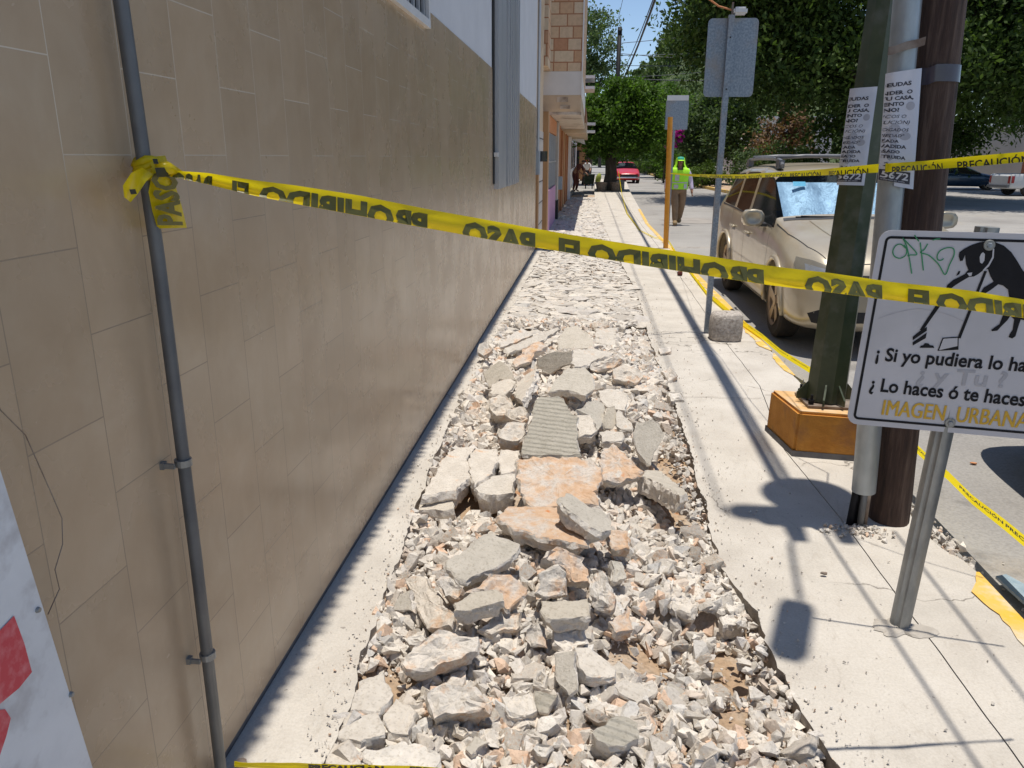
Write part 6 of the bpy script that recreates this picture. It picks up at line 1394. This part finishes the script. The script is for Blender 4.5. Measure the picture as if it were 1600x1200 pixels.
# very big dark tree over the right side of the road
tree('very large dark tree spreading over the road on the right',(11.8,36,-.1),3.0,.75,[(11.5,35,8.6,7.0,5.5,4.2,5),(6.3,33.5,7.6,2.9,3.4,3.2,3.4),(5.6,33,10.6,2.0,3,2.0,1.2),(15.5,33.5,7.8,4.2,4.5,3.6,2.2),(9.5,32,4.9,4.4,3.2,1.5,1.5),(13.5,31.5,4.6,3.4,3,1.5,1.2),(19,34,9.2,3.8,4,3.4,1.8),(11,34,12.5,6,5,2.6,1.8),(17.5,33,5.5,2.4,3,1.5,.8),(14.5,39,2.9,4.0,2.5,1.7,1.3)],190000,.21,M['bigleaf'],5)
tree('drooping pepper tree at the right edge of the photo',(23.6,44.5,-.1),3,.35,[(23.2,44,6.0,2.8,3,2.6,3),(21.6,43.5,4.7,1.3,2,1.4,1.1),(24.5,44,4.0,2.4,2.6,1.6,1.6),(23.6,44,8.6,2.6,2.4,1.5,1)],30000,.30,M['pepper'],6,droop=.5)
tree('dark green street tree between the big dark tree and the pepper tree',(19.5,52,-.1),3.5,.4,[(20.5,50,9,4,4,4,2),(22.5,50,11,3.5,3,2.5,1),(18.5,50,12,3,3,2.5,1)],16000,.34,M['ficus'],7)
# trees of the median strip
for i,(x,y,z0,rx,rz,n,mt,lb) in enumerate((
 (7.6,55,3.6,1.7,2.7,9000,'sage','grey green narrow tree in the median, right of the far back sign'),
 (9.2,52,3.4,1.9,2.6,9000,'pepper','olive green tree in the median just left of the large dark tree'),
 (6.0,72,4.6,2.6,3.0,9000,'ficus','mid green tree far along the median behind the far back sign'),
 (3.6,84,5.0,3.0,2.6,8000,'hedge','bright green tree far down the road above the round tree'),
 (11.0,47,2.4,1.5,1.9,6000,'dry','tree with dry brown leaves in the median beneath the large dark tree'),
 (9.0,92,6.5,4.0,4.0,9000,'hill','broad pale green tree at the far end of the median'))):
    tree(lb,(x,y,-.1),z0*.45,.14,[(x,y,z0,rx,rx,rz,2),(x+.3*rx,y,z0+rz*.5,rx*.6,rx*.6,rz*.6,1),(x-.4*rx,y,z0-rz*.3,rx*.7,rx*.7,rz*.55,1)],n,.24,M[mt],20+i,name='median_tree')
for i,(x,y,rx,rz,n,mt,lb) in enumerate((
 (6.6,48,1.1,.75,3500,'hedge','round clipped bush with reddish top behind the worker'),
 (8.3,41.5,1.5,1.1,5000,'sage','leafy grey green shrub right of the worker'),
 (9.7,40,1.3,1.3,5000,'pepper','tall loose shrub behind the roof of the parked wagon'),
 (6.3,58,1.3,1.0,3500,'ficus','dark shrub beneath the far back sign'),
 (5.3,66,.8,1.4,2500,'ficus','upright dark shrub left of the orange post'))):
    T_=thing('shrub',lb,'shrub',(x,y,0)); crown('foliage',[(x,y,rz*.9,rx,rx,rz,2),(x+.4*rx,y-.2,rz*.7,rx*.6,rx*.6,rz*.7,1)],n,.15,M[mt],T_,40+i); MB().tube([(x,y,-.15),(x+.05,y,rz)],[.06,.03],6).build('stem',M['bark'],T_)
T_=thing('bougainvillea','magenta flowering bougainvillea beside the far back sign','shrub',(5.2,56,0)); fp_=gy(1056,213,54); fq_=gy(1047,224,54); crown('flowers',[(fp_[0],54,fp_[2],.42,.4,.5,1),(fq_[0],54,fq_[2],.4,.4,.3,.6)],2600,.16,M['magenta'],T_,60); crown('foliage',[(5.1,56.4,2.0,.6,.6,1.1,1)],1800,.18,M['ficus'],T_,61); MB().tube([(5.1,56.4,-.1),(5.2,56.3,3.2)],[.07,.03],6).build('stem',M['bark'],T_)
# clipped hedge
def hedge(name,label,pts,h,w_,n,seed):
    T_=thing(name,label,'hedge',(pts[0][0],pts[0][1],0)); g=np.random.default_rng(seed); V=[];T=[]
    P=np.array(pts,float); seg=np.linalg.norm(P[1:]-P[:-1],axis=1); cs=np.r_[0,np.cumsum(seg)]; a=g.random(n)*cs[-1]; x=np.interp(a,cs,P[:,0]); y=np.interp(a,cs,P[:,1])
    u=g.random((n,2)); f_=g.integers(0,3,n); ox=np.where(f_==0,-w_/2,np.where(f_==1,w_*(u[:,0]-.5),w_*(u[:,0]-.5))); oz=np.where(f_==0,u[:,1]*h,np.where(f_==1,h,u[:,1]*h)); ox+=g.normal(size=n)*.04; oz+=g.normal(size=n)*.05+.06*np.sin(a*2)
    p=np.stack([x+ox,y+g.normal(size=n)*.04,oz],1); ax=g.normal(size=(n,3)); ax/=np.linalg.norm(ax,axis=1)[:,None]; b=np.cross(ax,g.normal(size=(n,3))); b/=np.linalg.norm(b,axis=1)[:,None]
    s_=.14*(.6+.8*g.random(n))[:,None]; q=np.stack([p-ax*s_*.5,p+b*s_*.3,p+ax*s_*.5,p-b*s_*.3],1).reshape(-1,3); t=np.repeat(np.stack([g.random(n)]*3,1),4,0)
    mesh_np('foliage',q,np.arange(len(q)).reshape(-1,4),M['hedge'],t,T_); 
    mb=MB(); 
    for k in range(len(pts)-1):
        (xa,ya),(xb,yb)=pts[k],pts[k+1]; mb.add([(xa-w_*.36,ya,-.1),(xa+w_*.36,ya,-.1),(xb+w_*.36,yb,-.1),(xb-w_*.36,yb,-.1),(xa-w_*.36,ya,h*.88),(xa+w_*.36,ya,h*.88),(xb+w_*.36,yb,h*.88),(xb-w_*.36,yb,h*.88)],[(0,3,2,1),(4,5,6,7),(0,1,5,4),(1,2,6,5),(2,3,7,6),(3,0,4,7)])
    mb.build('twigs',M['bark'],T_)
hedge('hedge','long clipped green hedge along the median kerb behind the worker',[(6.9,50),(6.7,62),(6.4,76)],.95,.9,14000,71)
hedge('hedge','distant clipped hedge farther down the median',[(6.2,84),(5.9,100),(5.4,125)],1.0,1.,7000,72)
# median strip with yellow boulders
md=MB(); md.add([(7.2,40,-.02),(13.5,37.5,-.02),(14,60,-.02),(9,130,-.02),(5.6,130,-.02),(6.2,80,-.02),(6.6,52,-.02),(7.2,40,-.13),(13.5,37.5,-.13),(14,60,-.13),(9,130,-.13),(5.6,130,-.13),(6.2,80,-.13),(6.6,52,-.13)],[(0,1,2,3,4,5,6)]+[(k,(k+1)%7,7+(k+1)%7,7+k) for k in range(7)])
struct(md.build('median_strip',M['bed']))
mk_=MB(); kp=[(13.4,37.3),(7.1,39.9),(6.5,52),(6.1,80),(5.5,130)]
for (xa,ya),(xb,yb) in zip(kp[:-1],kp[1:]):
    d_=np.array([xb-xa,yb-ya]); d_/=np.linalg.norm(d_); n_=np.array([-d_[1],d_[0]])*.09
    mk_.add([(xa-n_[0],ya-n_[1],-.13),(xb-n_[0],yb-n_[1],-.13),(xb+n_[0],yb+n_[1],-.13),(xa+n_[0],ya+n_[1],-.13),(xa-n_[0],ya-n_[1],.03),(xb-n_[0],yb-n_[1],.03),(xb+n_[0],yb+n_[1],.03),(xa+n_[0],ya+n_[1],.03)],[(0,3,2,1),(4,5,6,7),(0,1,5,4),(1,2,6,5),(2,3,7,6),(3,0,4,7)])
struct(mk_.build('kerb',M['kyel']))
bv_,bf_=hull(333,14,sub=True,squash=(1,.8,.6))
bmats=[mk('yellow boulder',(.55,.38,.12),(.45,.33,.18),5,.9,bs=.5),mk('brown boulder',(.22,.15,.10),(.30,.22,.15),5,.9,bs=.5)]
bms=[]
for k in range(2):
    me=bpy.data.meshes.new('boulder'); me.from_pydata([tuple(q) for q in bv_],[],[tuple(map(int,q)) for q in bf_]); me.materials.append(bmats[k]); bms.append(me)
for i in range(26):
    t=i/25; x=7.3+5.9*t+rng.normal()*.15; y=40.1-2.4*t+rng.normal()*.25; k=0 if rng.random()<.35 else 1; o=link('boulder',bms[k]); s_=.45+.5*rng.random(); o.location=(x,y,s_*.18); o.scale=(s_,s_,s_*.8); o.rotation_euler=(0,0,rng.random()*6)
    tag(o,'%s boulder in the row edging the median strip'%('yellow painted' if k==0 else 'brown'),'boulder','%s boulders edging the median'%('yellow' if k==0 else 'brown'))
# right side background
RW=thing('beige_warehouse','long beige wall of a warehouse behind the parked cars on the right','building',(30,60,0))
MB().box((23,58,-.1),(60,70,3.7)).build('wall',M['whitewall'] if False else mk('beige wall',(.46,.42,.37),(.40,.37,.33),1,.9),RW); MB().box((22.9,57.9,3.7),(60,70,3.9)).build('coping',M['white'],RW)
OW=thing('orange_wall','terracotta orange wall behind the white pickup','wall',(30,52,0)); MB().box((26.5,51.5,-.1),(48,52,2.9)).build('panel',mk('terracotta paint',(.42,.14,.06),(.34,.11,.05),1.5,.85),OW); MB().box((26.4,51.45,2.9),(48,52.05,3.02)).build('coping',M['ochre'],OW)
PH=thing('pale_house','pale house half hidden behind the large dark tree','house',(14,66,0)); MB().box((12,66,-.1),(19,74,4.6)).build('wall',M['whitewall'],PH); MB().box((11.8,65.8,4.6),(19.2,74,4.8)).build('roof',M['white'],PH)
for x in (13,15.2,17.2): MB().box((x,65.95,1),(x+.9,65.99,2.3)).build('window',M['glassd'],PH)
TB2=thing('information_board','small white framed board under the large dark tree behind the wagon roof','board',(12.6,37.8,0)); MB().box((11.55,37.4,1.3),(12.05,37.44,2.15)).build('frame',M['white'],TB2); MB().box((11.62,37.385,1.38),(11.98,37.395,2.07)).build('panel',M['greyp'],TB2); MB().box((11.78,37.41,-.1),(11.83,37.45,1.3)).build('post',M['white'],TB2)
ST=thing('white_gable_hut','white pointed kiosk roof behind the shrubs','kiosk',(11.2,62,0)); MB().add([(10.3,62,1.8),(12.3,62,1.8),(12.3,64,1.8),(10.3,64,1.8),(11.2,63,3.7)],[(0,1,4),(1,2,4),(2,3,4),(3,0,4),(0,3,2,1)]).build('roof',M['white'],ST); MB().box((10.4,62.1,-.1),(12.2,63.9,1.8)).build('wall',M['whitewall'],ST)
# hill with woodland
V=[];F=[];nx=40;ny=14
for j in range(ny+1):
    for i in range(nx+1):
        x=-10+150*i/nx; y=170+110*j/ny; h=-1+47*math.exp(-((x-45)/36)**2)*math.sin(min(1,(j/ny)*1.6)*math.pi/2)+1.5*fbm(x,y,0,.05); V.append((x,y,h))
for j in range(ny):
    for i in range(nx): a=j*(nx+1)+i; F.append((a,a+1,a+nx+2,a+nx+1))
struct(mesh_np('hill',V,F,mk('hillside undergrowth',(.05,.08,.03),(.09,.12,.05),.3,.95),smooth=True))
g=np.random.default_rng(5); bl=[]
for i in range(330):
    x=2+60*g.random(); jj=g.random(); y=172+100*jj; h=-1+47*math.exp(-((x-45)/36)**2)*math.sin(min(1,jj*1.6)*math.pi/2); bl.append((x,y,h+1.2,3.4+g.random()*2,3,2.0+1.2*g.random(),1))
o=crown('hillside_wood',bl,95000,1.0,M['hill'],None,81); tag(o,'distant wooded hillside rising at the end of the street','wood',kind='stuff')
# far end of the street: row of shrubs and a house
for i,(x,y,r_2,h) in enumerate(((-3,95,4,4),(1.5,140,5,5),(4.5,150,4,4))):
    T_=thing('street_tree','distant street tree %s at the end of the street'%('behind the far ochre house','straight behind the round tree','right of the red car')[i],'tree',(x,y,0)); crown('crown',[(x,y,h,r_2,r_2,h*.6,1)],3500,.5,M['hill'],T_,90+i); MB().tube([(x,y,-.1),(x,y,h)],[.3,.15],8).build('trunk',M['bark'],T_)
# ================================================================ FAR POLE AND CABLES
FP=thing('far_utility_pole','distant dark utility pole rising behind the round tree','utility pole',(1.27,45,0)); MB().tube([(1.27,45,-.1),(1.30,45,8.3)],[.15,.11],10).build('shaft',M['black'],FP,smooth=True); MB().tube([(1.30,44.8,7.9),(1.30,44.8,8.1)],[.12,.12],8).build('insulator',M['black'],FP)
def cable(a,b,sag,r,mat='cable',label='',n=18):
    a=Vector(a);b=Vector(b); pts=[]
    for k in range(n+1): t=k/n; p=a.lerp(b,t); p.z-=sag*4*t*(1-t); pts.append(p)
    o=MB().tube(pts,r,6).build('overhead_cable',M[mat],smooth=True); tag(o,label,'cable',None); return o
cable((1.19,3.4,5.3),(1.60,45,5.7),.35,.030,label='thickest black cable running along the street above the sidewalk')
cable((1.26,3.4,5.5),(1.50,45,6.0),.45,.014,label='middle black cable running along the street above the sidewalk')
cable((1.24,3.4,5.2),(1.42,45,5.4),.30,.011,label='lowest black cable running along the street above the sidewalk')
cable((.9,3.4,6.95),(.9,45,7.5),.5,.008,label='thin faint wire highest above the sidewalk, left of the cable bundle')
cable((1.2,3.3,3.15),(1.42,-9,3.2),.1,.007,label='black cable leading back from the wooden pole over the sign post')
cable((1.52,3.3,3.05),(1.35,-9,3.2),.1,.0065,label='black cable leading back from the wooden pole over the kerb')
for i,(z0,z1,y0,y1,x1) in enumerate(((7.5,8.6,45,26,24),(6.9,7.3,45,27,24),(6.4,6.9,45,27,24),(5.75,6.4,45,26,24),(5.8,8.5,45,24,22),(7.0,7.6,45,30,26))):
    cable((1.3,y0,z0),(x1,y1,z1),.5+.15*i,.016 if i!=3 else .024,'cableg','%s grey wire from the top, crossing the street in front of the large dark tree'%('first','second','third','fourth','fifth','sixth')[i])
cable((24,22,6.0),(40,30,7.2),.3,.03,'cable','dark cable sloping upward in front of the pepper tree')
# ================================================================ SMALL LITTER
def rot_leaf(name,label,cat,x,y,z,s_,mat,seed):
    g=random.Random(seed); v=[(x+s_*math.cos(a)*(1+.3*g.random()),y+s_*.6*math.sin(a)*(1+.3*g.random()),z+.004*g.random()) for a in np.linspace(0,6.283,9)[:-1]]; v+=[(a,b,c+.006) for a,b,c in v]
    o=MB().add(v,[tuple(range(8))[::-1],tuple(range(8,16))]+[(k,(k+1)%8,8+(k+1)%8,8+k) for k in range(8)]).build(name,mat); return tag(o,label,cat)
p=gz(1287,900,0); rot_leaf('dry_leaf','brown dry leaf on the pale sidewalk left of the sign post','leaf',p[0],p[1],.008,.012,M['rust'],1)
p=gz(1062,431,0); o=MB().tube([(p[0]-.03,p[1],.035),(p[0]+.03,p[1]+.01,.035)],[.03,.034],10).build('drink_can',M['redsh'],smooth=30); tag(o,'small crushed red drink can on the far sidewalk','can')
p=gz(1575,925,-.12); v=[gz(x,y,-.07) for x,y in ((1556,900),(1572,897),(1600,912),(1640,935),(1640,965),(1600,940),(1583,925))]
n=len(v); M['lid']=mk('scuffed blue grey plastic',(.22,.30,.36),(.36,.44,.5),14,.4); o=MB().add([tuple(q) for q in v]+[(q[0],q[1],q[2]-.012) for q in v],[tuple(range(n)),tuple(range(n,2*n))[::-1]]+[(k,(k+1)%n,n+(k+1)%n,n+k) for k in range(n)]).build('plastic_panel',M['lid']); tag(o,'blue grey broken plastic panel lying beside the yellow kerb','debris')
p=gz(1521,726,-.12); rot_leaf('brick_crumb','small orange brick crumb on the road','debris',p[0],p[1],-.115,.018,M['obrick'],3)
# road patches
for (cx,cy,rx,ry,sd_) in ((1085,345,.9,1.1,1),):
    p=gz(cx,cy,-.12); v=[(p[0]+rx*math.cos(a)*(1+.3*noise.noise(Vector((math.cos(a)*2,math.sin(a)*2,sd_)))),p[1]+ry*math.sin(a)*(1+.3*noise.noise(Vector((math.cos(a)*2,math.sin(a)*2,sd_+4)))),-.114) for a in np.linspace(0,6.283,33)[:-1]]
    struct(MB().add(v,[tuple(range(32))]).build('road_patch',mk('old asphalt patch',(.26,.24,.22),(.34,.31,.28),3,.9,bs=.5)))
